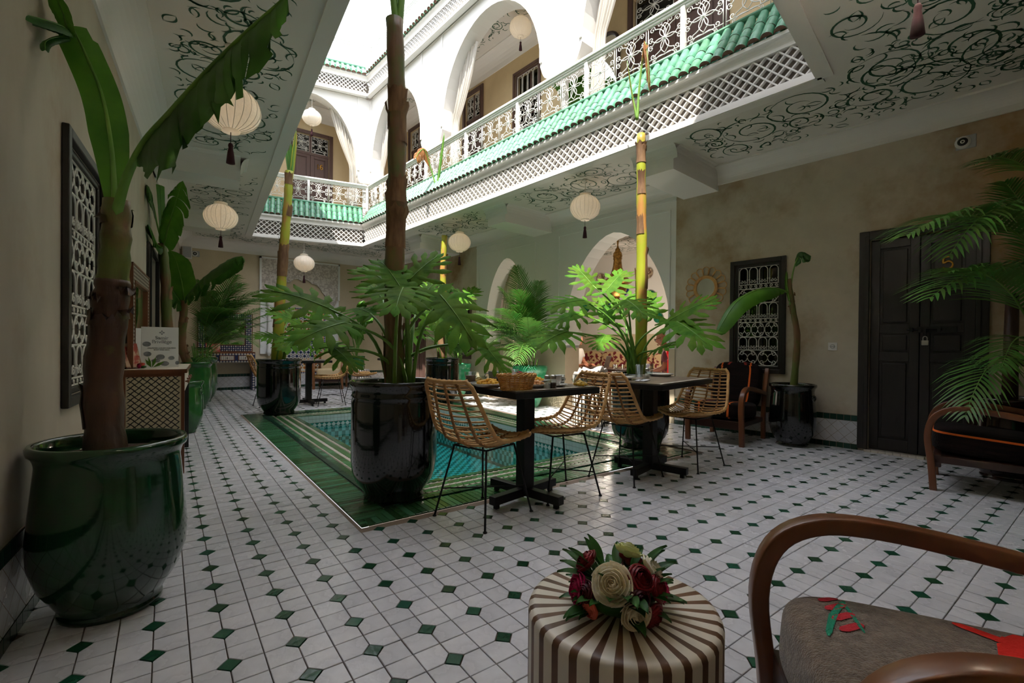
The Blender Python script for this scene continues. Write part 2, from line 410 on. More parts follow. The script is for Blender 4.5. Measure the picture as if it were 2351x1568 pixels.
# ---------------------------------------------------------------- pool
pool=thing('pool','sunken tiled pool bordered by green and white mosaic in the courtyard','pool',T((PX0+PX1)/2,(PY0+PY1)/2,0))
PW=(PX1-PX0)/2; PL=(PY1-PY0)/2
def side_frames():   # four sides: local x along the edge, local y outward->inward, origin at outer corner
    return [(frame((-PW,-PL),(1,0)),2*PW),(frame((PW,-PL),(0,1)),2*PL),(frame((PW,PL),(-1,0)),2*PW),(frame((-PW,PL),(0,-1)),2*PL)]
bed=MB()
for M,Ln in side_frames():
    bed.add([(0,0,-.003),(Ln,0,-.003),(Ln-.6,.6,-.003),(.6,.6,-.003)],[(0,1,2,3)],0,False,M)
bed.build('grout_bed',K['mosw'],pool)
bt=piece([(-.0185,-.105),(.0185,-.105),(.0185,.105),(-.0185,.105)],.006); bt_me=bt.mesh('border_tile',K['gtile'])
lt=piece([(-.024,-.024),(.024,-.024),(.024,.024),(-.024,.024)],.014); lt_me=lt.mesh('kerb_tile',K['gdark'])
it=piece([(-.038,-.026),(.038,-.026),(.038,.026),(-.038,.026)],.006); it_me=it.mesh('rim_tile',K['gtile'])
s=.052; gp=piece([(-.026,-.028),(.024,-.028),(.026+.022,.028),(-.002+.0,.028)],.005)
wp=piece([(-.026,-.014),(.024,-.014),(.036,.014),(-.012,.014)],.005)
tp=piece([(-.024,-.012),(.024,-.012),(.012,.012)],.005)
gp_me=gp.mesh('mosaic_green',K['mosg']); wp_me=wp.mesh('mosaic_white',K['mosw']); tp_me=tp.mesh('mosaic_triangle',K['mosw'])
lst=[]
for si,(M,Ln) in enumerate(side_frames()):
    x=.0215
    while x<Ln-.01:
        in0=min(x,Ln-x)
        l=min(.21,max(.03,in0-.004)) if in0<.21 else .21
        lst.append(('b',M@T(x,.004+l/2)@Sc(1,l/.21,1),si)); x+=.042
    x=.225+.025
    while x<Ln-.225: lst.append(('l',M@T(x,.245),si)); x+=.051
    x=.29
    while x<Ln-.29: lst.append(('i',M@T(x,.30),si)); x+=.079
    x=.62
    while x<Ln-.60: lst.append(('i',M@T(x,.582),si)); x+=.079
    x=.34
    while x<Ln-.38:
        lst+=[('t',M@T(x,.342)@Rz(180),si),('g',M@T(x,.383),si),('w',M@T(x+.024,.432),si),('g',M@T(x+.03,.482),si),('t',M@T(x+.05,.535),si)]
        if x<Ln-.42: lst.append(('w',M@T(x-.004,.444)@Sc(.5,.5,1),si))
        x+=s
meds={'b':(bt,bt_me,'border_tile','gtile'),'l':(lt,lt_me,'kerb_tile','gdark'),'i':(it,it_me,'rim_tile','gtile'),'g':(gp,gp_me,'mosaic_green','mosg'),'w':(wp,wp_me,'mosaic_white','mosw'),'t':(tp,tp_me,'mosaic_triangle','mosw')}
PM=T((PX0+PX1)/2,(PY0+PY1)/2,0)
for k,(mbk,me,nm,mt) in meds.items():
    L_=[(depth((PM@M).translation),M) for kk,M,si in lst if kk==k]
    L_.sort(key=lambda q:q[0]); n=0; rest=MB(); cap={'b':190,'l':120,'i':60,'g':110,'w':60,'t':60}[k]
    for d,M in L_:
        M=M@T(0,0,random.uniform(0,.001))@Rx(random.gauss(0,.5))
        p=to_px((PM@M).translation); vis=p and 0<p[0]<2351
        if vis and n<cap: obj(nm,me,pool,M); n+=1
        else: rest.add(mbk.v,mbk.f,0,False,M)
    if rest.f: stuff(rest.build(nm+'_field',K[mt],pool))
# basin
bx0,bx1,by0,by1=-PW+.61,PW-.61,-PL+.61,PL-.61; WZ=-.16; BZ=-.58
bas=MB()
for (p,d,Ln) in (((bx0,by0),(1,0),bx1-bx0),((bx1,by0),(0,1),by1-by0),((bx1,by1),(-1,0),bx1-bx0),((bx0,by1),(0,-1),by1-by0)):
    M=frame(p,d)
    bas.bx(-.02,Ln+.02,-.05,-.004,BZ,-.004,0,M)
bas.build('basin_wall',K['grout'],pool)
bw=MB(); 
for (p,d,Ln) in (((bx0,by0),(1,0),bx1-bx0),((bx1,by0),(0,1),by1-by0),((bx1,by1),(-1,0),bx1-bx0),((bx0,by1),(0,-1),by1-by0)):
    M=frame(p,d); n=int(Ln/.0505)
    for i in range(n):
        x=(i+.5)*Ln/n; hw=Ln/n/2-.0012
        for z in (-.028,-.079): bw.bx(x-hw,x+hw,-.004,.0,z-.024,z+.024,0,M)
    n=int(Ln/.066)
    for i in range(n):
        x=(i+.5)*Ln/n; e=Ln/n/2
        zc=-.142; hh=.034
        bw.add([(x-e+.002,.001,zc),(x,.001,zc-hh),(x+e-.002,.001,zc),(x,.001,zc+hh)],[(0,1,2,3)],0,False,M)
        for sg in (1,-1):
            zz=zc+sg*hh
            tri=[(x,.0,zz),(x+e*2,.0,zz),(x+e,.0,zc+sg*.002)]
            bw.add(tri,[(0,1,2) if sg>0 else (0,2,1)],1,False,M)
    z=-.21
    while z>BZ:
        n2=int(Ln/.1)
        for i in range(n2):
            xx=(i+(.5 if int(z*100)%2 else 0))*Ln/n2
            bw.add([(xx,.0,z),(min(xx+Ln/n2*.5,Ln),.0,z),(min(xx+Ln/n2*.5,Ln),.0,z+.045),(xx,.0,z+.045)],[(0,1,2,3)],2,False,M)
            bw.add([(min(xx+Ln/n2*.5,Ln),.0,z),(min(xx+Ln/n2,Ln),.0,z),(min(xx+Ln/n2,Ln),.0,z+.045),(min(xx+Ln/n2*.5,Ln),.0,z+.045)],[(0,1,2,3)],1,False,M)
        z-=.0465
stuff(bw.build('basin_mosaic',[K['ptile'],K['teal'],K['aqua']],pool))
bf=MB(); cs=.062
nx=int((bx1-bx0)/cs); ny=int((by1-by0)/cs)
for i in range(nx+1):
    for j in range(ny+1):
        x=bx0+i*cs; y=by0+j*cs
        if (i+j)%2==0: bf.add([(x,y,BZ),(x+cs,y,BZ),(x+cs,y+cs,BZ),(x,y+cs,BZ)],[(0,1,2,3)],0)
        else: bf.add([(x,y,BZ),(x+cs,y,BZ),(x+cs,y+cs,BZ),(x,y+cs,BZ)],[(0,1,2,3)],1)
bf.bx(bx1-.3,bx1,by0,by0+.5,BZ,-.4,2)
stuff(bf.build('basin_floor',[K['turq'],K['teal'],K['aqua']],pool))
wt=MB(); wt.bx(PM.translation.x+bx0,PM.translation.x+bx1,PM.translation.y+by0,PM.translation.y+by1,WZ-.004,WZ)
wt.f=[wt.f[1]]; wt.m=wt.m[:1]; wt.s=wt.s[:1]
stuff(wt.build('pool_water',K['water']),'clear turquoise water filling the tiled courtyard pool','water')

# ---------------------------------------------------------------- walls with openings
def wall_holes(x0,x1,z0,z1,holes,thick,M,mat=0,mb=None):
    mb=mb or MB()
    xs=sorted({x0,x1,*[h[0] for h in holes],*[h[1] for h in holes]}); zs=sorted({z0,z1,*[h[2] for h in holes],*[h[3] for h in holes]})
    xs=[x for x in xs if x0<=x<=x1]; zs=[z for z in zs if z0<=z<=z1]
    for a,b in zip(xs,xs[1:]):
        for c,d in zip(zs,zs[1:]):
            mx,mz=(a+b)/2,(c+d)/2
            if any(h[0]<mx<h[1] and h[2]<mz<h[3] for h in holes): continue
            mb.bx(a,b,-thick,0,c,d,mat,M)
    return mb
def arch_z(u,zs,za,p=1.75,q=.56): return zs+(za-zs)*max(0,1-abs(u)**p)**q
def arch_wall(x0,x1,zt,arches,thick,M,mat=0,mb=None,zb=0,ns=22,y=0,intr=None):
    mb=mb or MB(); xs={x0,x1}
    for (c,hw,zs,za,zl) in arches:
        for i in range(ns+1): xs.add(round(c+hw*sin(pi/2*(2*i/ns-1)),5))
    xs=sorted(x for x in xs if x0-1e-6<=x<=x1+1e-6)
    def low(x,inside):
        for (c,hw,zs,za,zl) in arches:
            if abs(x-c)<hw+1e-5: return arch_z(min(1,abs(x-c)/hw),zs,za),zl,(c,hw,zs,za,zl)
        return None
    for a,b in zip(xs,xs[1:]):
        m=(a+b)/2; L=low(m,True)
        if L is None:
            mb.bx(a,b,y-thick,y,zb,zt,mat,M); continue
        A=L[2]; za=arch_z(min(1,abs(a-A[0])/A[1]),A[2],A[3]); zb2=arch_z(min(1,abs(b-A[0])/A[1]),A[2],A[3])
        f=[(a,y,za),(b,y,zb2),(b,y,zt),(a,y,zt)]; g=[(a,y-thick,za),(b,y-thick,zb2),(b,y-thick,zt),(a,y-thick,zt)]
        mb.add(f+g,[(3,2,1,0),(4,5,6,7),(0,1,5,4),(2,3,7,6)],mat,False,M)
        if A[4]>zb: mb.bx(a,b,y-thick,y,zb,A[4],mat,M)
    return mb
# holes: left wall window, left wall door
LWIN=(-1.20,-.385,.785,2.01); LDOOR=(-4.50,-3.68,0,2.02)
wl=wall_holes(-9.45,4.2,0,CZ+.25,[LWIN,LDOOR],.3,LWF); wall_left=struct(wl.build('wall_left',K['wallL']))
RDOOR=(-1.20,-.43,.03,2.15); RWIN=(.385,.91,.80,2.05); 
RDOOR2=(8.2,8.9,0,2.15); RWIN2=(6.35,6.85,.8,2.05)
wr=wall_holes(-3.6,1.70,0,CZ+.25,[RDOOR,RWIN],.3,RWF); wall_holes(6.15,10.05,0,CZ+.25,[RDOOR2,RWIN2],.3,RWF,0,wr)
wr.build('wall_right',K['wallR'])
wall_right=bpy.data.objects['wall_right']; struct(wall_right)
wb=MB(); wb.bx(-.3,5.2,-.3,0,0,CZ+.25,0,BWF); wall_back=struct(wb.build('wall_back',K['wallB']))
wn=MB(); wn.bx(-.3,7.0,-.3,0,0,CZ+.25,0,NWF); wall_front=struct(wn.build('wall_front',K['wallR']))
# white arch wall into the salon: lower beige piers, upper white panelling
BIGA=(2.73,.95,1.35,2.78,0); SMA=(5.20,.62,1.45,2.72,0)
aw=arch_wall(1.70,6.15,CZ+.25,[BIGA,SMA],.34,RWF,0)
wall_arch=struct(aw.build('wall_salon',K['archwhite']))
lo=MB()
for a,b in ((1.70,1.78),(3.68,4.58),(5.82,6.15)): lo.bx(a-.005,b+.005,-.345,.012,0,1.02,0,RWF)
struct(lo.build('wall_salon_plinth',K['wallB']))
tr=MB()
def bead(x0,x1,z0,z1,y=.0,t=.02): tr.bx(x0,x1,y,y+.012,z0,z1,0,RWF)
for (a,b,zt) in ((1.78,3.86,2.92),(4.42,6.08,2.90)):
    bead(a,b,zt-.02,zt); bead(a,a+.02,1.04,zt-.02); bead(b-.02,b,1.04,zt-.02)
bead(1.70,6.15,3.03,3.055)
for (c,hw) in ((BIGA[0],BIGA[1]),(SMA[0],SMA[1])):
    for sg in (-1,1):   # scooped impost blocks at the spring of each arch
        x=c+sg*hw
        prof=[(0,1.0),(0,1.30),(-sg*.07,1.30),(-sg*.065,1.26)]+[(-sg*.06*(cos(pi/2*k/6)),1.26-.2*sin(pi/2*k/6)) for k in range(7)]+[(-sg*.0,1.04)]
        pts=[(x+px_,z) for px_,z in prof]
        n=len(pts); vs=[(p[0],.014,p[1]) for p in pts]+[(p[0],-.345,p[1]) for p in pts]
        fs=[tuple(range(n)) if sg<0 else tuple(range(n))[::-1], tuple(range(n,2*n))]+[(i,(i+1)%n,n+(i+1)%n,n+i) for i in range(n)]
        tr.add(vs,fs,0,False,RWF)
struct(tr.build('trim_1',K['archwhite']))

# ---------------------------------------------------------------- ceilings, coves, beams
ce=MB()
for q in ((A_,B_,oNR,oNL),(B_,C_,oFR,oNR),(C_,D_,oFL,oFR),(D_,A_,oNL,oFL)):
    n=4; ce.add([(x,y,CZ) for x,y in q]+[(x,y,CZ+.05) for x,y in q],[(3,2,1,0),(4,5,6,7),(2,3,7,6)])
ceiling=struct(ce.build('ceiling',K['ceil']))
def cove(M,x0,x1,zb,r,mb,mit0=0,mit1=0):
    prof=[(0,zb-.03),(.018,zb-.03),(.018,zb)]+[(.018+(r-.018)*(1-cos(pi/2*k/8)),zb+(CZ-.02-zb)*sin(pi/2*k/8)) for k in range(9)]+[(r+.02,CZ-.02),(r+.02,CZ)]
    n=len(prof); vs=[(x0+mit0*y,y,z) for y,z in prof]+[(x1-mit1*y,y,z) for y,z in prof]
    mb.add(vs,[(i,i+1,n+i+1,n+i) for i in range(n-1)],0,False,M)
cv=MB()
cove(RWF,-3.38,10.0,3.12,.2,cv); cove(LWF,-9.4,4.0,3.03,.2,cv); cove(BWF,.0,4.7,3.08,.2,cv); cove(NWF,0,6.7,3.06,.2,cv)
struct(cv.build('trim_2',K['white']))
def beam(M,x0,x1,ln,zb,k):
    b=MB(); c=(x0+x1)/2; hw=(x1-x0)/2; fl=.09
    prof=[(-hw,zb),(hw,zb),(hw,zb+.11)]+[(hw+fl*(1-cos(pi/2*i/5)),zb+.115+(CZ-zb-.115)*sin(pi/2*i/5)) for i in range(6)]
    prof+=[(-p[0],p[1]) for p in prof[:1:-1]]
    n=len(prof); vs=[(c+x,0,z) for x,z in prof]+[(c+x,ln,z) for x,z in prof]
    b.add(vs,[tuple(range(n)),tuple(range(n,2*n))[::-1]]+[(i,n+i,n+(i+1)%n,(i+1)%n) for i in range(n)],0,False,M)
    pr=[(0,zb+.115)]+[(fl*(1-cos(pi/2*i/5)),zb+.115+(CZ-zb-.115)*sin(pi/2*i/5)) for i in range(6)]
    m=len(pr); vs=[(c-hw-fl*.5,ln+y,z) for y,z in pr]+[(c+hw+fl*.5,ln+y,z) for y,z in pr]
    b.add(vs,[(i,m+i,m+i+1,i+1) for i in range(m-1)],0,False,M)
    struct(b.build('trim_%d'%k,K['white']))
beam(RWF,1.13,1.60,1.10,3.02,3); beam(RWF,4.02,4.46,1.06,3.0,4); beam(RWF,6.75,7.15,.98,3.0,5)
beam(LWF,-4.35,-3.92,.86,3.0,6); beam(LWF,-7.35,-6.95,.84,3.0,7)
ed=MB()   # moulded lip around the opening
OQ=[oNL,oNR,oFR,oFL]
for a,b in zip(OQ,OQ[1:]+OQ[:1]):
    M=frame((*a,0),(b[0]-a[0],b[1]-a[1])); Ln=hypot(b[0]-a[0],b[1]-a[1])
    ed.bx(-.02,Ln+.02,-.10,.012,CZ-.014,CZ+.05,0,M)
struct(ed.build('trim_8',K['white']))

# painted scrollwork (flat paint) on the ceilings
def inquad(p,q,ins):
    for i in range(len(q)):
        a=q[i]; b=q[(i+1)%len(q)]; e=ins[i] if isinstance(ins,(list,tuple)) else ins
        dx,dy=b[0]-a[0],b[1]-a[1]; l=hypot(dx,dy)
        if ((p[0]-a[0])*(-dy)+(p[1]-a[1])*dx)/l < e: return False
    return True
def scrolls(mb,inside,bbox,z,rng,rmin=.11,rmax=.30,tries=1500,wd=.0155):
    cs=[]
    def rib(pts,w,t0=0):
        n=len(pts)
        if not all(inside(p) for p in pts): return False
        vs=[]
        for i,p in enumerate(pts):
            a=pts[max(i-1,0)]; b=pts[min(i+1,n-1)]; dx,dy=b[0]-a[0],b[1]-a[1]; l=hypot(dx,dy) or 1
            t=i/(n-1); ww=w*(.12+sin(pi*min(1,t*1.05))**.8)*.5
            vs+= [(p[0]-dy/l*ww,p[1]+dx/l*ww,z),(p[0]+dy/l*ww,p[1]-dx/l*ww,z)]
        mb.add(vs,[(2*i,2*i+1,2*i+3,2*i+2) for i in range(n-1)]); return True
    def comma(x,y,a,l,s,w):
        pts=[]; 
        for i in range(7):
            t=i/6; pts.append((x,y)); aa=a+s*t*2.6; x+=cos(aa)*l/6; y+=sin(aa)*l/6
        rib(pts,w)
    for _ in range(tries):
        x=rng.uniform(bbox[0],bbox[1]); y=rng.uniform(bbox[2],bbox[3]); r=rmax-(rmax-rmin)*min(1,_/tries*1.6)*rng.uniform(.7,1)
        if not inside((x,y)) or any(hypot(x-c[0],y-c[1])<.74*(r+c[2]) for c in cs): continue
        cs.append((x,y,r)); sg=rng.choice((-1,1)); a0=rng.uniform(0,2*pi); turns=rng.uniform(1.25,1.6)
        pts=[]; el=rng.uniform(.75,1)
        for i in range(30):
            t=i/29; rr=r*(1.0-.72*t**.8); a=a0+sg*2*pi*turns*t
            pts.append((x+rr*cos(a),y+rr*el*sin(a)))
        ok=rib(pts,wd*1.15)
        if not ok: 
            pts=[((q[0]-x)*.62+x,(q[1]-y)*.62+y) for q in pts]; rib(pts,wd)
        # lead-out tail, leaves along the stem
        a=a0-sg*.2; comma(x+r*cos(a0),y+r*sin(a0),a0+sg*(-pi/2)*1.0+pi*(0),r*1.3,-sg*.6,wd*1.2)
        for k in range(9):
            a=a0+sg*(k*.7+.3); q=(x+r*.98*cos(a),y+r*el*.98*sin(a))
            comma(q[0],q[1],a+sg*rng.uniform(.5,1.2),r*rng.uniform(.4,.75),sg*rng.choice((1,1,-1)),wd*.9)
        for k in range(3):
            a=rng.uniform(0,2*pi); comma(x+.35*r*cos(a),y+.35*r*sin(a),rng.uniform(0,6.28),r*.5,rng.choice((-1,1)),wd*.8)
        if r>.2:
            a=rng.uniform(0,6.28); p=(x+.1*r*cos(a),y+.1*r*sin(a)); l=r*.42; d=(cos(a),sin(a)); nn=(-d[1],d[0])
            for sgn in (1,-1): rib([(p[0]+d[0]*l*t+nn[0]*sgn*l*.3*sin(pi*t),p[1]+d[1]*l*t+nn[1]*sgn*l*.3*sin(pi*t)) for t in [i/8 for i in range(9)]],wd*.8)
    for _ in range(tries):
        x=rng.uniform(bbox[0],bbox[1]); y=rng.uniform(bbox[2],bbox[3]); r=rng.uniform(.055,.10)
        if not inside((x,y)) or any(hypot(x-c[0],y-c[1])<.85*(r+c[2]) for c in cs): continue
        cs.append((x,y,r)); sg=rng.choice((-1,1)); a0=rng.uniform(0,6.28)
        rib([(x+r*(1-.75*i/16)*cos(a0+sg*8*i/16),y+r*(1-.75*i/16)*sin(a0+sg*8*i/16)) for i in range(17)],wd*.85)
        for k in range(4):
            a=a0+sg*k*1.4; comma(x+r*cos(a),y+r*sin(a),a+sg*.8,r*1.2,sg,wd*.8)
    for _ in range(tries*2):
        x=rng.uniform(bbox[0],bbox[1]); y=rng.uniform(bbox[2],bbox[3])
        if not inside((x,y)) or any(hypot(x-c[0],y-c[1])<c[2]*1.02 if len(c)<4 else hypot(x-c[0],y-c[1])<.06 for c in cs): continue
        cs.append((x,y,.05,1)); a=rng.uniform(0,6.28); comma(x,y,a,rng.uniform(.1,.17),rng.choice((-1,1)),wd*.85)
pm=MB(); rng=random.Random(5)
def beams_clear(p):
    lr=RWF.inverted()@Vector((p[0],p[1],0)); ll=LWF.inverted()@Vector((p[0],p[1],0))
    if lr.y<1.35 and any(a-.14<lr.x<b+.14 for a,b in ((1.13,1.60),(4.02,4.46),(6.75,7.15))): return False
    if ll.y<1.1 and any(a-.14<ll.x<b+.14 for a,b in ((-4.35,-3.92),(-7.35,-6.95))): return False
    return True
for q,ins in (((A_,B_,oNR,oNL),(.3,-.4,.16,-.4)),((B_,C_,oFR,oNR),(.28,-.3,.16,-.3)),((C_,D_,oFL,oFR),(.28,0,.14,0)),((D_,A_,oNL,oFL),(.28,-.3,.16,-.3))):
    xs=[p[0] for p in q]; ys=[p[1] for p in q]
    full=lambda p,q=q,ins=ins: inquad(p,q,ins) and inquad(p,(A_,B_,C_,D_),.28) and beams_clear(p)
    scrolls(pm,full,(min(xs),max(xs),min(ys),max(ys)),CZ-.0015,rng,tries=3000)
stuff(pm.build('painted_scrollwork',K['paint'],ceiling))

# ---------------------------------------------------------------- tiled dado
def clip(poly,x0,x1,z0,z1):
    for ax,lim,sg in ((0,x0,1),(0,x1,-1),(1,z0,1),(1,z1,-1)):
        out=[]
        for i in range(len(poly)):
            a=poly[i]; b=poly[(i+1)%len(poly)]; da=sg*(a[ax]-lim); db=sg*(b[ax]-lim)
            if da>=0: out.append(a)
            if (da>=0)!=(db>=0):
                t=da/(da-db); out.append((a[0]+(b[0]-a[0])*t,a[1]+(b[1]-a[1])*t))
        poly=out
        if len(poly)<3: return None
    return poly
gq=MB(); gq.bx(-.029,.029,0,.011,-.029,.029); gq_me=gq.mesh('green_tile',K['gdark'])
def dado(name,M,segs,single=()):
    bk=MB()
    for a,b in segs: bk.bx(a,b,0,.006,0,.36,0,M)
    ob=struct(bk.build(name,K['grout'])); fld=MB(); gf=MB()
    for a,b in segs:
        n=max(1,round((b-a)/.0615))
        for i in range(n):
            x=a+(b-a)*(i+.5)/n
            for z in (.032,.328):
                m=M@T(x,.0,z)
                if any(s0<=x<=s1 for s0,s1 in single): obj('green_tile',gq_me,ob,m)
                else: gf.add(gq.v,gq.f,0,False,m)
        dd=.058; nx=int((b-a)/dd)+2
        for i in range(nx+1):
            for j in range(8):
                if (i+j)%2: continue
                cx=a+i*dd; cz=.064+j*.0585; e=dd-.002
                p=clip([(cx-e,cz),(cx,cz-e),(cx+e,cz),(cx,cz+e)],a,b,.064,.296)
                if p: fld.add([(x,.0095,z) for x,z in p],[tuple(range(len(p)))],0,False,M)
    if gf.f: stuff(gf.build('green_tile_field',K['gdark'],ob))
    if fld.f: stuff(fld.build('diamond_tile_field',K['tile'],ob))
    return ob
dado('baseboard_right',RWF,[(-3.5,-1.34),(-.35,1.69),(6.16,8.1)],[(-.35,1.69)])
dado('baseboard_left',LWF,[(-9.3,-4.6),(-3.6,3.9)],[(-.6,.6)])
dado('baseboard_back',BWF,[(.05,4.65)])
# ---------------------------------------------------------------- upper storey around the opening
def edge(a,b): return frame((*a,0),(b[0]-a[0],b[1]-a[1])), hypot(b[0]-a[0],b[1]-a[1])
EN,LN=edge(oNL,oNR); ER,LR=edge(oNR,oFR); EB,LB=edge(oFR,oFL); EL,LL=edge(oFL,oNL)
def lattice_band(name,M,Ln,z0,z1,y,px=.105,fancy=True):
    b=MB(); b.bx(-.0,Ln,y-.09,y-.05,z0,z1,1,M)
    b.bx(-.03,Ln+.03,y-.08,y+.0,z0-.06,z0,0,M); b.bx(-.02,Ln+.02,y-.08,y+.022,z0-.075,z0-.04,0,M)
    b.bx(-.03,Ln+.03,y-.08,y+.005,z1,z1+.03,0,M)
    prof=[(y-.08,z1+.03),(y+.005,z1+.03)]+[(y+.005+.05*(1-cos(pi/2*i/5)),z1+.03+.06*sin(pi/2*i/5)) for i in range(6)]+[(y+.055,z1+.12),(y-.08,z1+.12)]
    n=len(prof); vs=[(-.05,p[0],p[1]) for p in prof]+[(Ln+.05,p[0],p[1]) for p in prof]
    b.add(vs,[(i,n+i,n+(i+1)%n,(i+1)%n) for i in range(n)],0,False,M)
    H=z1-z0; sl=px/ (H/3.0)*1.0; k=int((Ln+H*sl)/px)+2
    N=12 if fancy else 6
    for sg in (1,-1):
        for i in range(-4,k+4):
            pts=[]
            for j in range(N+1):
                z=z0+H*j/N; t=(j/N*3*2)%1
                x=i*px+sg*(z-z0)*sl+ (.012*sin(2*pi*j/N*6) if fancy else 0)
                if sg<0: x+=0
                pts.append((x,z))
            for (xa,za),(xb,zb) in zip(pts,pts[1:]):
                if xa<0 or xb<0 or xa>Ln or xb>Ln: continue
                w=.0085; d=y-.012+(.004 if sg>0 else 0)
                b.add([(xa-w,d,za),(xa+w,d,za),(xb+w,d,zb),(xb-w,d,zb),(xa-w,d-.04,za),(xa+w,d-.04,za),(xb+w,d-.04,zb),(xb-w,d-.04,zb)],
                      [(0,3,2,1),(0,4,7,3),(1,2,6,5)],0,False,M)
    return struct(b.build(name,[K['white'],K['latticebg']]))
lattice_band('trim_9',ER,LR,3.335,3.63,0); lattice_band('trim_10',EB,LB,3.335,3.63,0); lattice_band('trim_11',EL,LL,3.335,3.63,0,fancy=False); lattice_band('trim_12',EN,LN,3.335,3.63,0,fancy=False)
def rtile(L=.2,r0=.052,r1=.044):
    m=MB(); n=7; vs=[]
    for (x,r,dz) in ((0,r0,0),(0.02,r0,0),(L,r1,.0)):
        for j in range(n+1):
            a=pi*j/n; vs.append((r*cos(a),-x if False else x,r*sin(a)*.95+dz))
    m.add(vs,[(i*(n+1)+j,i*(n+1)+j+1,(i+1)*(n+1)+j+1,(i+1)*(n+1)+j) for i in range(2) for j in range(n)],0,True)
    cen=len(m.v); m.add([(r0*.93*cos(pi*j/n),.012,r0*.9*sin(pi*j/n)) for j in range(n+1)],[tuple(range(n+1))],1)
    m.add([(r0*cos(pi*j/n),0,r0*.95*sin(pi*j/n)) for j in range(n+1)]+[(r0*.86*cos(pi*j/n),0,r0*.8*sin(pi*j/n)) for j in range(n+1)],[(j,j+1,n+2+j,n+1+j) for j in range(n)],1)
    return m.mesh('roof_tile',[K['rooftile'],K['roofend']])
RT=rtile()
def eave(name,M,Ln,y0,z0,y1,z1,rows=3,pitch=.11,tiles=True,ext0=.0,ext1=.0):
    b=MB(); 
    b.add([(-ext0,y0-.02,z0-.03),(Ln+ext1,y0-.02,z0-.03),(Ln+ext1,y1,z1-.03),(-ext0,y1,z1-.03),(-ext0,y1,z0-.03),(Ln+ext1,y1,z0-.03)],[(0,1,2,3),(0,4,5,1),(3,2,5,4)],0,False,M)
    b.tube([(-ext0,y1+.01,z1+.02),(Ln+ext1,y1+.01,z1+.02)],.032,8,0,True,False,M)
    o=struct(b.build(name,K['rooftile']))
    if not tiles: return o
    sl=hypot(y1-y0,z1-z0); ang=atan2(z1-z0,y0-y1); n=int((Ln+ext0+ext1)/pitch)
    for i in range(n):
        x=-ext0+(i+.5)*(Ln+ext0+ext1)/n
        for r in range(rows):
            t=r*(1-.18/sl)/(max(1,rows-1)) if rows>1 else 0
            p=(x+random.uniform(-.003,.003),lerp(y0,y1,t)+.02,lerp(z0,z1,t)-.022-.004*r)
            # local tile: y axis runs up the slope
            Mt=M@T(*p)@Rz(180)@Rx(math.degrees(ang)+random.uniform(-1,1))@Rz(random.uniform(-1,1))
            obj('roof_tile',RT,o,Mt)
    return o
eave('trim_13',ER,LR,.035,3.78,-.2,4.15); eave('trim_14',EB,LB,.035,3.78,-.2,4.15); eave('trim_15',EL,LL,.035,3.78,-.2,4.15,1); eave('trim_16',EN,LN,.035,3.78,-.2,4.15,tiles=False)
# white wrought iron balustrade
def spiral(c,r,turns,a0,sg,n=14,k=.12):
    return [(c[0]+r*(1-(1-k)*i/n)*cos(a0+sg*2*pi*turns*i/n),c[1]+r*(1-(1-k)*i/n)*sin(a0+sg*2*pi*turns*i/n)) for i in range(n+1)]
def scroll_arm(p0,p1,side,r,n=8):
    # S-shaped arm from p0 to a curl whose centre is p1
    dx,dz=p1[0]-p0[0],p1[1]-p0[1]; l=hypot(dx,dz); nx,nz=-dz/l*side,dx/l*side
    q=[(p0[0]+dx*t+nx*.22*l*sin(pi*t),p0[1]+dz*t+nz*.22*l*sin(pi*t)) for t in [i/n for i in range(n)]]
    a=atan2(nz,nx); sp=spiral(p1,r,1.15,a,side*-1,12)
    return q+sp
def iron(mb,pts,r=.0055,n=5,y=0): mb.tube([(x,y,z) for x,z in pts],r,n,0)
def rail_panel(w,h,r=.0052):
    m=MB(); c=(w/2,h*.56)
    for sx in (-1,1):
        iron(m,[(w/2+sx*w*.49,0),(w/2+sx*w*.49,h)],r*.9)
        for (ex,ez,sd,rr) in ((.36,.34,sx,.036),(.40,.10,-sx,.034),(.40,-.12,sx,.034),(.34,-.36,-sx,.034),(.15,.40,sx,.03)):
            iron(m,scroll_arm(c,(c[0]+sx*ex*w,c[1]+ez*h*.98),sd,rr),r)
        # petals of the central flower
        iron(m,[(c[0],c[1])]+[(c[0]+sx*.15*w*sin(pi*t),c[1]+.37*h*t) for t in [i/8 for i in range(1,9)]],r*.9)
        iron(m,[(c[0],c[1])]+[(c[0]+sx*.12*w*sin(pi*t),c[1]-.38*h*t) for t in [i/8 for i in range(1,9)]],r*.9)
        iron(m,scroll_arm((c[0],.13*h),(c[0]+sx*.3*w,.055*h),sx,.022),r*.8)
    iron(m,[(0,.14*h),(w,.14*h)],r*.9); iron(m,[(0,h),(w,h)],r); iron(m,[(0,.0),(w,.0)],r)
    m.sphere((c[0],.0,c[1]),.02,8,6)
    return m.mesh('scroll_panel',K['ironw'])
RP=rail_panel(.42,.44)
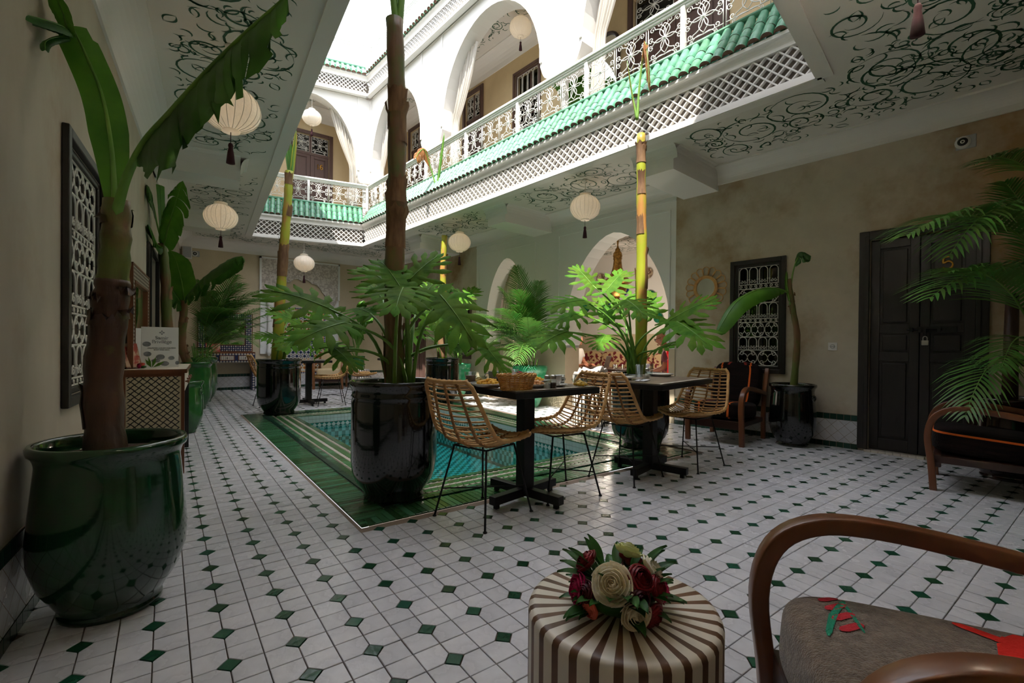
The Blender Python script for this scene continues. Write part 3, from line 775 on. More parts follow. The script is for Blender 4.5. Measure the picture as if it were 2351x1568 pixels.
def railing(name,label,M,Ln,y,z0,z1,k=.42,posts=3,off=0,group=None,finial=False):
    o=thing(name,label,'railing',M@T(0,y,z0),group)
    n=max(1,round((Ln-off*2)/(k+.02))); s=(Ln-off*2)/n
    h=MB(); h.bx(0,Ln,-.045,.045,z1-z0-.035,z1-z0); h.bx(0,Ln,-.03,.03,z1-z0-.06,z1-z0-.035); h.bx(0,Ln,-.018,.018,z1-z0-.085,z1-z0-.06)
    h.build('handrail',K['ironw'],o,bev=.006)
    for i in range(n+1):
        if i%posts==0 or i==n:
            p=MB(); p.bx(-.024,.024,-.024,.024,-.08,z1-z0-.05); p.build('post',K['ironw'],o,T(off+i*s,0,0))
            if finial and (i==0 or i==n):
                p=MB(); p.lathe([(.0,.0),(.035,.0),(.028,.06),(.03,.25),(.05,.27),(.05,.3),(.03,.31),(.055,.36),(.05,.41),(.02,.44),(.025,.47),(.0,.5)],12); p.build('finial',K['ironw'],o,T(off+i*s,0,z1-z0-.35))
    for i in range(n):
        obj('scroll_panel',RP,o,T(off+i*s+.01,0,.0)@Sc((s-.02)/.42,1,(z1-z0-.09)/.44))
    return o
railing('balustrade','white iron scroll balustrade on the long right side of the first floor',ER,LR+.25,-.21,4.2,4.72)
railing('balustrade','white iron scroll balustrade on the far side below door 16',EB@T(-.10,0,0),LB+.25,-.21,4.2,4.72)
# arcades
def arcade(name,M,x0,x1,arches,zt,y,t=.30,corb=True):
    a=arch_wall(x0,x1,zt,arches,t,M,0,None,5.0,26,y)
    a.f=a.f
    ed=sorted([x0,x1]+[c-hw for c,hw,*_ in arches]+[c+hw for c,hw,*_ in arches])
    for p0,p1 in zip(ed[::2],ed[1::2]):
        if p1-p0<.05: continue
        c=(p0+p1)/2; hw=(p1-p0)/2; hb=max(.05,hw*.62)
        for i in range(6):
            za=5.0-.22*i/6; zb=5.0-.22*(i+1)/6; wa=hb+(hw-hb)*(1-(i/6))**.5; wb=hb+(hw-hb)*max(0,1-((i+1)/6))**.5
            a.add([(c-wa,y,za),(c+wa,y,za),(c+wb,y,zb),(c-wb,y,zb),(c-wa,y-t,za),(c+wa,y-t,za),(c+wb,y-t,zb),(c-wb,y-t,zb)],[(0,3,2,1),(4,5,6,7),(0,4,7,3),(1,2,6,5),(3,7,6,2)],0,False,M)
        a.bx(c-.035,c+.035,y-.14,y-.07,3.72,4.8,0,M)
        a.bx(c-hw-.0,c-hw+.04,y,y+.02,5.05,zt,0,M); a.bx(c+hw-.04,c+hw,y,y+.02,5.05,zt,0,M)
    return struct(a.build(name,K['white']))
# use elliptical heads upstairs
_old=arch_z
def arch_z(u,zs,za,p=2.0,q=.5): return zs+(za-zs)*max(0,1-abs(u)**p)**q
arcade('wall_upper_right',ER,-.3,LR+.22,[(1.52,1.23,5.0,6.5,5.0),(4.80,1.28,5.0,6.5,5.0),(7.98,1.13,5.0,6.5,5.0)],6.72,-.24)
arcade('wall_upper_back',EB,-.22,LB+.2,[(1.12,1.0,4.95,6.6,5.0)],6.72,-.24)
arcade('wall_upper_left',EL,-.2,LL+.2,[(1.9,1.2,5.0,6.5,5.0),(5.0,1.2,5.0,6.5,5.0),(8.2,1.2,5.0,6.5,5.0)],6.72,-.24)
arcade('wall_upper_front',EN,-.2,LN+.2,[(1.75,1.3,5.0,6.5,5.0)],6.72,-.24)
arch_z=_old
lattice_band('trim_17',ER,LR+.1,6.80,7.06,-.12,.09,False); lattice_band('trim_18',EB@T(-.06,0,0),LB+.12,6.80,7.06,-.12,.09,False); lattice_band('trim_19',EL,LL,6.80,7.06,-.12,.09,False); lattice_band('trim_20',EN,LN,6.80,7.06,-.12,.09,False)
eave('trim_21',ER,LR,-.05,7.18,-.24,7.40,2,ext1=.05); eave('trim_22',EB,LB,-.05,7.18,-.24,7.40,3,ext0=.05,ext1=.05); eave('trim_23',EL,LL,-.05,7.18,-.24,7.40,tiles=False); eave('trim_24',EN,LN,-.05,7.18,-.24,7.40,tiles=False)
railing('terrace_railing','white iron scroll railing along the right edge of the roof terrace',ER,LR+.25,-.27,7.42,7.98,finial=False)
railing('terrace_railing','white iron scroll railing with a turned finial on the far edge of the roof terrace',EB@T(-.22,0,0),LB+.4,-.27,7.42,7.98,finial=True)
# slabs: gallery floor, gallery ceiling + roof
sb=MB()
def ring(mb,zin,zout,off,mat=0):
    for (q,M,Ln) in (((A_,B_),EN,LN),((B_,C_),ER,LR),((C_,D_),EB,LB),((D_,A_),EL,LL)):
        a=M@Vector((-.05,off,0)); b=M@Vector((Ln+.05,off,0)); o=q
        vs=[(*o[0],zin),(*o[1],zin),(b.x,b.y,zin),(a.x,a.y,zin),(*o[0],zout),(*o[1],zout),(b.x,b.y,zout),(a.x,a.y,zout)]
        mb.add(vs,[(3,2,1,0),(4,5,6,7),(2,3,7,6)],mat)
ring(sb,3.5,3.72,-.06); struct(sb.build('floor_upper',K['tile']))
sb=MB(); ring(sb,6.72,7.12,-.22); upceil=struct(sb.build('ceiling_upper',K['ceil']))
pm=MB()
for q in ((B_,C_,oFR,oNR),(C_,D_,oFL,oFR)):
    xs=[p[0] for p in q]; ys=[p[1] for p in q]
    scrolls(pm,lambda p,q=q: inquad(p,q,(.35,-.2,.62,-.2)) and inquad(p,(A_,B_,C_,D_),.35),(min(xs),max(xs),min(ys),max(ys)),6.718,rng,tries=900)
stuff(pm.build('painted_scrollwork',K['paint'],upceil))
# outer upper walls
RUD=(1.10,2.42,3.72,6.12); RUW=(4.37,5.0,4.6,6.1); RUD2=(6.05,6.58,3.72,6.28); RUD3=(8.2,8.92,3.72,6.35)
wu=wall_holes(-3.4,10.0,CZ+.25,7.1,[RUD,RUW,RUD2,RUD3],.3,RWF); struct(wu.build('wall_right_gallery',K['wallU']))
BUD=(1.66,2.52,3.72,6.08)
wu=wall_holes(-.1,5.0,CZ+.25,7.1,[BUD],.3,BWF); struct(wu.build('wall_back_gallery',K['wallU']))
wu=MB(); wu.bx(-9.4,4.2,-.3,0,CZ+.25,7.1,0,LWF); struct(wu.build('wall_left_gallery',K['wallU']))
wu=MB(); wu.bx(-.3,7.0,-.3,0,CZ+.25,7.1,0,NWF); struct(wu.build('wall_front_gallery',K['wallU']))
cv=MB()
def cove2(M,x0,x1,zb,r,zt):
    prof=[(0,zb-.03),(.018,zb-.03),(.018,zb)]+[(.018+(r-.018)*(1-cos(pi/2*k/6)),zb+(zt-.02-zb)*sin(pi/2*k/6)) for k in range(7)]+[(r+.02,zt-.02),(r+.02,zt)]
    n=len(prof); cv.add([(x0,y,z) for y,z in prof]+[(x1,y,z) for y,z in prof],[(i,i+1,n+i+1,n+i) for i in range(n-1)],0,False,M)
cove2(RWF,-3.3,9.95,6.46,.22,6.72); cove2(BWF,.0,4.7,6.46,.22,6.72)
struct(cv.build('trim_25',K['white']))
# terrace: parapet walls beyond the railings, rooftop pavilion
tw=MB(); tw.bx(.9,2.35,.1,.3,7.12,8.02,0,BWF@T(0,-.6,0)); struct(tw.build('wall_terrace',K['cream']))
tw=MB(); tw.bx(-3.0,3.6,-.35,-.05,7.12,9.6,0,RWF); struct(tw.build('wall_pavilion',K['cream']))
tw=MB(); tw.bx(-3.0,5.9,-1.2,1.35,9.35,9.75,0,RWF); struct(tw.build('ceiling_pavilion',K['white']))
for x in (5.7,):
    tw=MB(); tw.bx(x-.12,x+.12,.9,1.14,7.12,9.35,0,RWF); struct(tw.build('wall_pavilion_post',K['white']))
# ---------------------------------------------------------------- doors and windows
def FV(M,x,z,y=0): return M@T(x,y,z)@Rz(180)    # front view frame: x right, z up, viewer on -y
def text_mesh(s,size,mat,ext=.0006,align='CENTER',sp=1.0):
    cu=bpy.data.curves.new('t','FONT'); cu.body=s; cu.size=size; cu.extrude=ext; cu.align_x=align; cu.align_y='CENTER'; cu.space_line=sp
    o=bpy.data.objects.new('t',cu); me=bpy.data.meshes.new_from_object(o); bpy.data.objects.remove(o); me.materials.clear(); me.materials.append(mat); return me
def text(s,size,mat,parent,M,name='lettering',**k): return obj(name,text_mesh(s,size,mat,**k),parent,M@Rx(90))
GL={'5':[[(.32,.95),(-.2,.93),(-.28,.5),(.05,.62),(.3,.45),(.3,.18),(.08,.0),(-.2,.04),(-.3,.16)]],'1':[[(-.16,.78),(.0,.95),(.0,.02)],[(-.15,.02),(.15,.02)]],'6':[[(.22,.88),(.0,.95),(-.22,.7),(-.26,.3),(-.1,.03),(.14,.03),(.26,.25),(.14,.5),(-.1,.5),(-.25,.3)]]}
def glyphs(s,h,parent,M,mat='gold'):
    m=MB(); x=-(len(s)-1)*.34*h
    for ch in s:
        for st in GL[ch]:
            p=[(x+a*h*.9,0,(b-.5)*h) for a,b in st]
            if len(p)>2 and ch!='1': p=smooth_path(p,4)
            m.tube(p,[h*(.055+.035*abs(sin(3.1*i/len(p)*2))) for i in range(len(p))],6,0)
        x+=.68*h
    return m.build('door_number',K[mat],parent,M)
def grille(w,h,rows,mat,r=.006,name='grille',parent=None,M=None,border=True):
    m=MB(); z=h; tot=sum(q[1] for q in rows)
    if border:
        for p in ([(0,0),(w,0)],[(0,h),(w,h)],[(0,0),(0,h)],[(w,0),(w,h)]): iron(m,p,r*1.1,4)
    for kind,hh,n in rows:
        H=hh/tot*h; z0=z-H; cw=w/n
        iron(m,[(0,z0),(w,z0)],r,4)
        for i in range(n):
            x0=i*cw; c=x0+cw/2
            if kind=='arch':
                a=cw*.40; top=z-a*1.05
                zl=z0+H*.04
                iron(m,[(c-a,zl)]+[(c-a*cos(pi*k/8),top+a*sin(pi*k/8)) for k in range(9)]+[(c+a,zl)],r,5)
                for sx in (-1,1): iron(m,spiral((c+sx*a*.48,z0+H*.05+a*.5),a*.46,1.2,pi/2,sx,9),r*.75,4)
                for sx in (-1,1): m.sphere((c+sx*a,0,z0+H*.28),r*1.8,6,4)
            elif kind=='scroll':
                zc=(z+z0)/2
                for sx in (-1,1):
                    for sz in (-1,1):
                        iron(m,scroll_arm((c,zc+sz*H*.02),(c+sx*cw*.27,zc+sz*H*.27),sx*sz,min(cw,H)*.17,6),r*.85,4)
                        iron(m,[(c+sx*cw*.48*sin(pi/2*t),zc+sz*H*.48*(1-(1-cos(pi/2*t)))) for t in [k/6 for k in range(7)]],r*.85,4)
            else:
                for sx in (-1,1): iron(m,spiral((c+sx*cw*.22,(z+z0)/2),min(cw*.22,H*.42),1.3,-pi/2,sx,10),r*.8,4)
        z=z0
    return m.build(name,K[mat],parent,M)
def casing(mb,w,h,t,d,step=True,sill=False):   # front view, opening w x h centred on x, z from 0
    for (a,b,c,e) in ((-w/2-t,-w/2,-t if sill else 0,h+t),(w/2,w/2+t,-t if sill else 0,h+t),(-w/2,w/2,h,h+t))+(((-w/2,w/2,-t,0),) if sill else ()):
        mb.bx(a,b,-d,.0,c,e)
    if step:
        q=t*.4
        for (a,b,c,e) in ((-w/2-q,-w/2,0,h+q),(w/2,w/2+q,0,h+q),(-w/2,w/2,h,h+q)): mb.bx(a,b,-d-.012,-d,c,e)
def window(n,M,hole,rows,frame_mat,grille_mat,label,t=.05,r=.006):
    x0,x1,z0,z1=hole; w=x1-x0; h=z1-z0; F=FV(M,(x0+x1)/2,z0)
    m=MB(); casing(m,w,h,t,.03,False,True)
    for (a,b,c,e) in ((-w/2,-w/2+.035,0,h),(w/2-.035,w/2,0,h),(-w/2,w/2,0,.035),(-w/2,w/2,h-.035,h)): m.bx(a,b,.0,.05,c,e)
    o=struct(m.build('window_%d'%n,K[frame_mat],None,F,bev=.006)); o['label']=label
    g=grille(w-.07,h-.07,rows,grille_mat,r,'grille',o,T(-w/2+.035,.02,.035))
    p=MB(); p.bx(-w/2,w/2,.12,.126,0,h); p.build('pane',K['pane'],o)
    p=MB(); p.bx(-w/2,w/2,.26,.28,0,h); p.build('shutter',K['panelblack'],o)
    p=MB(); p.bx(-.02,.02,.10,.12,0,h); p.bx(-w/2,w/2,.10,.12,h*.5-.02,h*.5+.02); p.build('mullion',K[frame_mat],o)
    return o
LROWS=[('scroll',.9,3),('arch',1.0,5),('curl',.22,5),('scroll',.95,3),('arch',1.0,5),('curl',.22,5),('scroll',.9,3),('arch',.95,5),('curl',.2,5)]
window(1,LWF,LWIN,LROWS,'doorpaint','iron','dark framed window with white iron grille on the left wall')
RROWS=[('arch',1.0,4),('curl',.25,4),('scroll',.85,2),('arch',.9,4),('curl',.2,4),('scroll',.85,3),('arch',.75,4),('scroll',.9,2)]
window(2,RWF,RWIN,RROWS,'doorpaint','iron','dark framed window with white iron grille beside the striped armchair',r=.005)
window(3,RWF,RWIN2,RROWS[:4],'doorbrown','iron','small framed window with iron grille far along the right wall',r=.006)
def door(n,M,hole,fm,label,panels=((.93,1.0),(.42,.51),(.05,.39)),num=None,trans=None,t=.085,proud=.03,bolt=False):
    x0,x1,z0,z1=hole; w=x1-x0; h=z1-z0; F=FV(M,(x0+x1)/2,z0)
    m=MB(); casing(m,w,h,t,proud); m.bx(-w/2-.01,w/2+.01,.16,.2,0,h)
    o=struct(m.build('door_%d'%n,K[fm],None,F,bev=.005)); o['label']=label
    lh=h-(trans or 0)
    for sx in (-1,1):
        a,b=((-w/2+.004,-.003) if sx<0 else (.003,w/2-.004)); lw=b-a
        l=MB(); l.bx(a,b,.05,.075,.005,lh-.01); st=lw*.19
        l.bx(a,a+st,.03,.05,.005,lh-.01); l.bx(b-st,b,.03,.05,.005,lh-.01)
        zz=sorted([.005]+[p*lh for q in panels for p in q]+[lh-.01])
        for i in range(0,len(zz),2):
            if zz[i+1]-zz[i]>.005: l.bx(a+st,b-st,.03,.05,zz[i],zz[i+1])
        lf=l.build('leaf',K[fm],o,bev=.004)
        for q in panels:
            p=MB(); p.bx(a+st+.022,b-st-.022,.036,.05,q[0]*lh+.022,q[1]*lh-.022); p.build('panel',K[fm],lf,bev=.008)
        if sx>0 and num: glyphs(num,.115,lf,T((a+b)/2+.0,.022,lh*.86))
        if sx>0 and bolt:
            zb=1.205
            p=MB(); p.bx(-.02,.26,.018,.03,zb-.03,zb+.03); p.build('bolt_plate',K['blackmetal'],lf)
            p=MB(); p.tube([(-.09,.006,zb),(.16,.006,zb)],.008,8)
            for x in (-.06,.005,.14): p.bx(x-.012,x+.012,-.004,.03,zb-.02,zb+.02)
            p.bx(.03,.05,-.02,.01,zb-.06,zb+.01); p.build('bolt',K['blackmetal'],lf)
            p=MB(); p.box((.045,-.01,zb-.125),(.05,.022,.045)); pl=p.build('padlock',K['steel'],lf,bev=.004)
            p=MB(); p.tube([(.03,-.01,zb-.105),(.03,-.01,zb-.08)]+[(.045-.015*cos(pi*i/6),-.01,zb-.08+.016*sin(pi*i/6)) for i in range(7)]+[(.06,-.01,zb-.105)],.0045,6); p.build('shackle',K['steel'],pl)
    if trans:
        p=MB(); p.bx(-w/2,w/2,.02,.07,lh-.03,lh+.03); p.bx(-.03,.03,.03,.06,lh,h); p.build('transom_bar',K[fm],o)
        p=MB(); p.bx(-w/2,w/2,.09,.1,lh,h); p.build('transom_pane',K['glassdark'],o)
        for sx in (-1,1):
            gw=w/2-.06; obj('transom_grille',RP,o,T(-w/2+.03 if sx<0 else .03,.03,lh+.04)@Sc(gw/.42,1,(trans-.06)/.44))
    return o
P5=((.95,.99),(.0,.0)) 
door(1,RWF,RDOOR,'doorpaint','black panelled double door with brass number 5 and padlock',((.595,.955),(.465,.555),(.057,.425)),'5',bolt=True)
door(2,LWF,LDOOR,'doorpaint','dark narrow doorway beyond the bone inlaid mirror',((.5,.95),(.06,.42)))
door(3,RWF,RDOOR2,'doorbrown','brown double door at the far end of the right wall',((.5,.95),(.06,.42)))
door(4,BWF,BUD,'doorbrown','brown upstairs double door with gold number 16 and grille transom',((.42,.95),(.06,.36)),'16',trans=.44)
door(5,RWF,RUD,'doorbrown','wide brown upstairs door behind the near right balustrade',((.42,.95),(.06,.36)),trans=.5)
door(6,RWF,RUD2,'doorbrown','brown upstairs door behind the curtain of the big arch',((.42,.95),(.06,.36)),trans=.5)
door(7,RWF,RUD3,'doorbrown','brown upstairs door seen through the small arch',((.42,.95),(.06,.36)),trans=.5)
window(4,RWF,RUW,[('arch',1,4),('scroll',.8,3),('arch',.8,4)],'doorbrown','iron','upstairs window with white grille seen through the big arch')
# door sill of door 5
p=MB()
for i in range(8): p.bx(-.05-.058*i-.028-.385,-.05-.058*i+.027-.385,-.02,.045,.004,.03,0,RWF@T(0,0,0))
struct(p.build('trim_26',K['mosw']))
# black threshold shelf hole fillers behind doorways
# ---------------------------------------------------------------- curtains
def curtain(name,label,M,top,mid,bot,w0,w1,w2,mat='curtain'):
    # hangs from top, gathered at mid, falls to bot; local x along arch, z up, pleats along x
    m=MB()
    def fn(u,v):
        if v<.6: t=v/.6; c=lerp(top[0],mid[0],t**1.6); z=lerp(top[1],mid[1],t); w=lerp(w0,w1,t**.8)
        else: t=(v-.6)/.4; c=lerp(mid[0],bot[0],t**.7); z=lerp(mid[1],bot[1],t); w=lerp(w1,w2,t)
        x=c+(u-.5)*w
        return (x,.03*sin(u*2*pi*7+v*2)*min(1,w/.25)+.012*sin(u*31),z)
    m.grid(fn,56,24)
    o=m.build(name,K[mat],None,M); return tag(o,label,'curtain')
curtain('curtain','white drape tied back inside the far upstairs arch',EB@T(0,-.42,0),(.45,6.45),(.20,5.2),(.17,3.75),.55,.16,.2)
curtain('curtain','long white drape on the left side of the big upstairs arch',ER@T(0,-.45,0),(5.55,6.3),(5.95,5.15),(5.98,3.75),.55,.22,.28)
curtain('curtain','white drape on the far side of the near upstairs arch',ER@T(0,-.45,0),(2.35,6.3),(2.62,5.1),(2.66,3.75),.5,.2,.26)
curtain('curtain','white drape at the small upstairs arch behind the tall trunk',ER@T(0,-.45,0),(8.7,6.2),(8.98,5.1),(9.0,3.75),.5,.16,.2)
curtain('curtain','cream curtain hanging in the small ground floor arch',RWF@T(0,-.42,0),(5.52,2.75),(5.58,1.9),(5.70,.15),.45,.36,.5,'cream')
# ---------------------------------------------------------------- hanging lanterns
def lantern_mesh():
    g=MB(); n=44
    prof=[]; 
    for i in range(17):
        a=-1.28+2.56*i/16; prof.append((cos(a),sin(a)*.83))
    vs=[]
    for r,z in prof:
        for j in range(n):
            rr=r*(.2*(1-.035*(1 if j%4==0 else 0))); vs.append((rr*cos(2*pi*j/n),rr*sin(2*pi*j/n),z*.2))
    k=len(prof); g.add(vs,[(i*n+j,i*n+(j+1)%n,(i+1)*n+(j+1)%n,(i+1)*n+j) for i in range(k-1) for j in range(n)],0,True)
    g.lathe([(.058,.158),(.075,.165),(.078,.185),(.05,.195),(.0,.196)],20); g.lathe([(.058,-.158),(.06,-.17),(.0,-.172)],20)
    return g.mesh('lantern_globe',K['globe'])
LG=lantern_mesh()
rb=MB()
for j in range(22):
    a=2*pi*j/22; rb.tube([(.203*cos(t)*cos(a),.203*cos(t)*sin(a),.168*sin(t)) for t in [-1.25+2.5*i/10 for i in range(11)]],.0022,4)
LRB=rb.mesh('lantern_ribs',K['ironw'])
tm=MB(); tm.tube([(0,0,0),(0,0,-.09)],.003,5); tm.lathe([(.0,-.08),(.012,-.085),(.018,-.1),(.015,-.12),(.022,-.16),(.03,-.235),(.0,-.24)],12); TSM=tm.mesh('tassel',K['tassel'])
def lantern(label,x,y,z,top,s=1,glow=1.2,group='pierced globe lanterns'):
    o=thing('globe_lantern',label,'lantern',T(x,y,z)@Rz(random.uniform(0,90))@Sc(s),group)
    obj('globe',LG,o); obj('rib',LRB,o); obj('tassel',TSM,o,T(0,0,-.17))
    c=MB(); c.tube([(0,0,.19),(0,0,(top-z)/s)],.004,5); c.lathe([(.0,.0),(.045,.0),(.04,-.012),(.0,-.03)],14,M=T(0,0,(top-z)/s)); 
    for k in range(3): c.tube([(.05*cos(k*2.1),.05*sin(k*2.1),.19),(0,0,.26)],.002,4)
    c.build('chain',K['iron'],o)
    b=MB(); b.sphere((0,0,.01),.022,8,6); b.build('bulb',K['bulb'],o)
    if glow:
        l=bpy.data.lights.new('lamp','POINT'); l.energy=glow*.35; l.color=(1,.9,.78); l.shadow_soft_size=.06
        lo=bpy.data.objects.new('lamp',l); COL.objects.link(lo); lo.parent=o; lo.location=(0,0,.01)
    return o
lantern('pierced globe lantern hanging nearest over the left gallery',.391,4.087,2.80,CZ)
lantern('pierced globe lantern hanging second over the left gallery',.59,7.3,2.72,CZ)
lantern('pierced globe lantern in front of the big salon arch',4.50,4.44,2.90,CZ)
lantern('pierced globe lantern beyond the small salon arch',4.27,7.36,2.90,CZ)
lantern('pierced globe lantern before the carved niche of the far wall',2.44,10.93,2.80,CZ,1.05)
lantern('pierced globe lantern hanging upstairs inside the big arch',4.83,6.33,6.45,6.72,.95)
lantern('pierced globe lantern hanging upstairs before door 16',2.62,11.1,6.1,6.72,1.0)
lantern('globe lantern over the near gallery whose dark tassel shows at the top edge',2.93,.66,2.98,CZ,1.0,230)
lantern('added unseen globe lantern over the near left corner above the camera',.35,.1,2.98,CZ,1.0,200)  # added lantern, out of view, put here to brighten the foreground
# ---------------------------------------------------------------- small wall fittings
def speaker_cam(M,x,z,label,box=True):
    if box:
        o=thing('wall_speaker',label+' white box speaker','speaker',FV(M,x+.15,z))
        m=MB(); m.bx(-.085,.085,-.15,-.02,-.13,.13); m.build('cabinet',K['plasticwhite'],o,bev=.02)
        m=MB(); m.bx(-.07,.07,-.155,-.15,-.11,.11); m.build('speaker_cloth',K['porcgrey'],o,bev=.01)
        m=MB(); m.bx(-.02,.02,-.02,0,-.03,.03); m.build('bracket',K['plasticwhite'],o)
    o=thing('wall_spotlight',label+' round spot on a plate','spotlight',FV(M,x,z+.0))
    m=MB(); m.bx(-.06,.075,-.012,0,-.06,.06); m.build('plate',K['porcgrey'],o,bev=.008)
    m=MB(); m.lathe([(.0,.04),(.05,.04),(.056,.02),(.056,.0)],20,M=Rx(90)@T(-.012,0,0)); m.build('ring',K['plasticwhite'],o)
    m=MB(); m.lathe([(.0,.042),(.036,.043),(.036,.04)],18,0,Rx(90)@T(-.012,0,0)); m.build('lens',K['panelblack'],o)
    m=MB(); m.lathe([(.008,.046),(.016,.047),(.016,.044),(.008,.044)],14,0,Rx(90)@T(-.012,0,0)); m.build('lens_rim',K['plasticwhite'],o)
speaker_cam(BWF,4.385,2.93,'far left corner'); speaker_cam(RWF,-1.11,2.92,'high on the right wall',False)
o=thing('wall_switch','white square rotary switch on the right wall near the black door','switch',FV(RWF,-.118,1.07))
m=MB(); m.bx(-.042,.042,-.012,0,-.042,.042); m.build('plate',K['plasticwhite'],o,bev=.004)
m=MB(); m.tube([(.02*cos(2*pi*i/14),-.014,.02*sin(2*pi*i/14)) for i in range(14)],.0025,5,closed=True); m.bx(-.022,.022,-.02,-.012,-.004,.004); m.build('knob',K['porcgrey'],o)
# flower mirror of bent cane
o=thing('flower_mirror','round mirror framed by bent cane petals on the right wall','mirror',FV(RWF,1.276,1.81))
m=MB(); m.lathe([(0,.012),(.125,.012)],28,0,Rx(90)); m.build('mirror_glass',K['mirror'],o)
m=MB()
for rr in (.128,.142,.154): m.tube([(rr*cos(2*pi*i/32),-.018,rr*sin(2*pi*i/32)) for i in range(32)],.008,6,closed=True)
m.build('ring',K['rattan'],o)
pe=MB(); pe.tube([(-.028,0,.15)]+[(-.045*sin(pi*(.25+.5*i/10))*1.0*cos(pi*i/10)*-1 if False else .048*sin(-pi/2+pi*i/10),0,.215+.055*cos(-pi/2+pi*i/10)) for i in range(11)]+[(.028,0,.15)],.0055,5)
PE=pe.mesh('petal',K['rattan'])
for i in range(17): obj('petal',PE,o,T(0,-.012,0)@Ry(360/17*i))
# rattan sunburst on the left wall beyond the doorway
o=thing('rattan_sunburst','woven rattan sunburst hanging beyond the doorway on the left wall','wall decoration',FV(LWF,-5.4,1.55))
m=MB()
for i in range(40):
    a=2*pi*i/40; m.tube([(.12*cos(a),-.02,.12*sin(a)),(.38*cos(a),-.035,.38*sin(a))],.012,5)
m.build('ray',K['rattan'],o)
m=MB(); m.lathe([(0,.03),(.12,.03),(.13,.0)],24,0,Rx(90)); m.build('mirror_glass',K['mirror'],o)
# ---------------------------------------------------------------- pots and plants
def at(x,y,d): return Vector((0,0,CAM_H))+(_F+_R*((x-1175.5)/FPX)-_U*((y-PCY)/FPX))*d
def pot_mesh(r,h,kind):
    if kind=='belly': prof=[(0,.0),(.62,0),(.66,.012),(.66,.035),(.62,.045),(.72,.10),(.88,.20),(.985,.33),(1.0,.45),(.965,.62),(.92,.80),(.90,.88),(.915,.91),(.94,.935),(.985,.95),(1.0,.968),(1.0,.985),(.975,1.0),(.93,1.0),(.9,.985),(.88,.93),(.87,.88),(0,.88)]
    elif kind=='black': prof=[(0,0),(.66,0),(.68,.02),(.66,.05),(.73,.085),(.85,.15),(.93,.23),(.955,.33),(.955,.6),(.95,.82),(.935,.86),(.96,.875),(.935,.89),(.945,.93),(.985,.955),(1.0,.972),(1.0,.988),(.98,1.0),(.94,1.0),(.91,.985),(.89,.95),(.88,.9),(0,.9)]
    elif kind=='tall': prof=[(0,0),(.56,0),(.58,.03),(.6,.06),(.8,.16),(.94,.3),(.98,.45),(.96,.7),(.9,.86),(.88,.9),(.93,.92),(.98,.95),(1,.98),(.97,1),(.92,1),(.88,.97),(.86,.9),(0,.9)]
    else: prof=[(0,0),(.5,0),(.53,.03),(.62,.1),(.78,.28),(.9,.55),(.96,.8),(.97,.86),(1.02,.88),(1.04,.94),(1.02,1.0),(.95,1.0),(.91,.97),(.89,.9),(0,.9)]
    m=MB(); m.lathe([(a*r,b*h) for a,b in prof],40); return m
def make_pot(root,r,h,kind,mt,rings=False,soil=True):
    p=pot_mesh(r,h,kind).build('pot',K[mt],root)
    if soil:
        s=MB(); s.lathe([(r*.885,h*.905),(r*.6,h*.925),(r*.3,h*.935),(0,h*.94)],24); s.build('soil',K['soil'],root)
    if rings:
        for a in ((-2.3,.9) if rings is True else rings):
            q=MB(); q.tube([(r*1.0+.0,.0+.028*cos(2*pi*i/12),h*.79+.028*sin(2*pi*i/12)) for i in range(12)],.008,6,closed=True); q.sphere((r*.97,0,h*.8),.018,8,6)
            q.build('ring_handle',K[mt],p,Matrix.Rotation(a,4,'Z'))
    return p
def orient(p,xdir,nrm):
    x=Vector(xdir).normalized(); z=Vector(nrm); z=(z-x*z.dot(x)); 
    if z.length<1e-4: z=Vector((0,0,1))-x*x.z
    z.normalize(); y=z.cross(x)
    return Matrix(((x.x,y.x,z.x,p[0]),(x.y,y.y,z.y,p[1]),(x.z,y.z,z.z,p[2]),(0,0,0,1)))
def trunk(root,pts,r0,r1,mt,name='trunk',wob=.06,n=14,seed=1,sheaths=5,smat='sheath'):
    rg=random.Random(seed); P=smooth_path(pts,7); k=len(P)
    R=[lerp(r0,r1,i/(k-1))*(1+wob*sin(i*1.7+seed)+rg.uniform(-.02,.02)) for i in range(k)]
    m=MB(); m.tube(P,R,n,0); o=m.build(name,K[mt],root)
    for s in range(sheaths):
        i=rg.randrange(1,k-3); a0=rg.uniform(0,6.28); wd=rg.uniform(1.2,3.0); ln=rg.randrange(2,5)
        q=MB(); vs=[]; W=8; seg=[min(k-1,i+j) for j in range(ln+1)]
        t=(P[min(k-1,i+1)]-P[i]).normalized(); b=t.cross(Vector((.3,.8,.1))).normalized(); c=t.cross(b)
        for jj,j in enumerate(seg):
            for w_ in range(W+1):
                a=a0+wd*(w_/W-.5)*(1-.25*jj/ln); rr=R[j]*1.02+.004+ (.014*(jj/ln)**2*rg.uniform(.3,1.3) if jj==ln else 0)
                p=P[j]+(b*cos(a)+c*sin(a))*rr
                if jj==ln: p=p-t*rg.uniform(0,.05)
                vs.append(p)
        q.add(vs,[(j*(W+1)+w_,j*(W+1)+w_+1,(j+1)*(W+1)+w_+1,(j+1)*(W+1)+w_) for j in range(len(seg)-1) for w_ in range(W)],0,True)
        q.build('dry_sheath',K[smat],o)
    return o
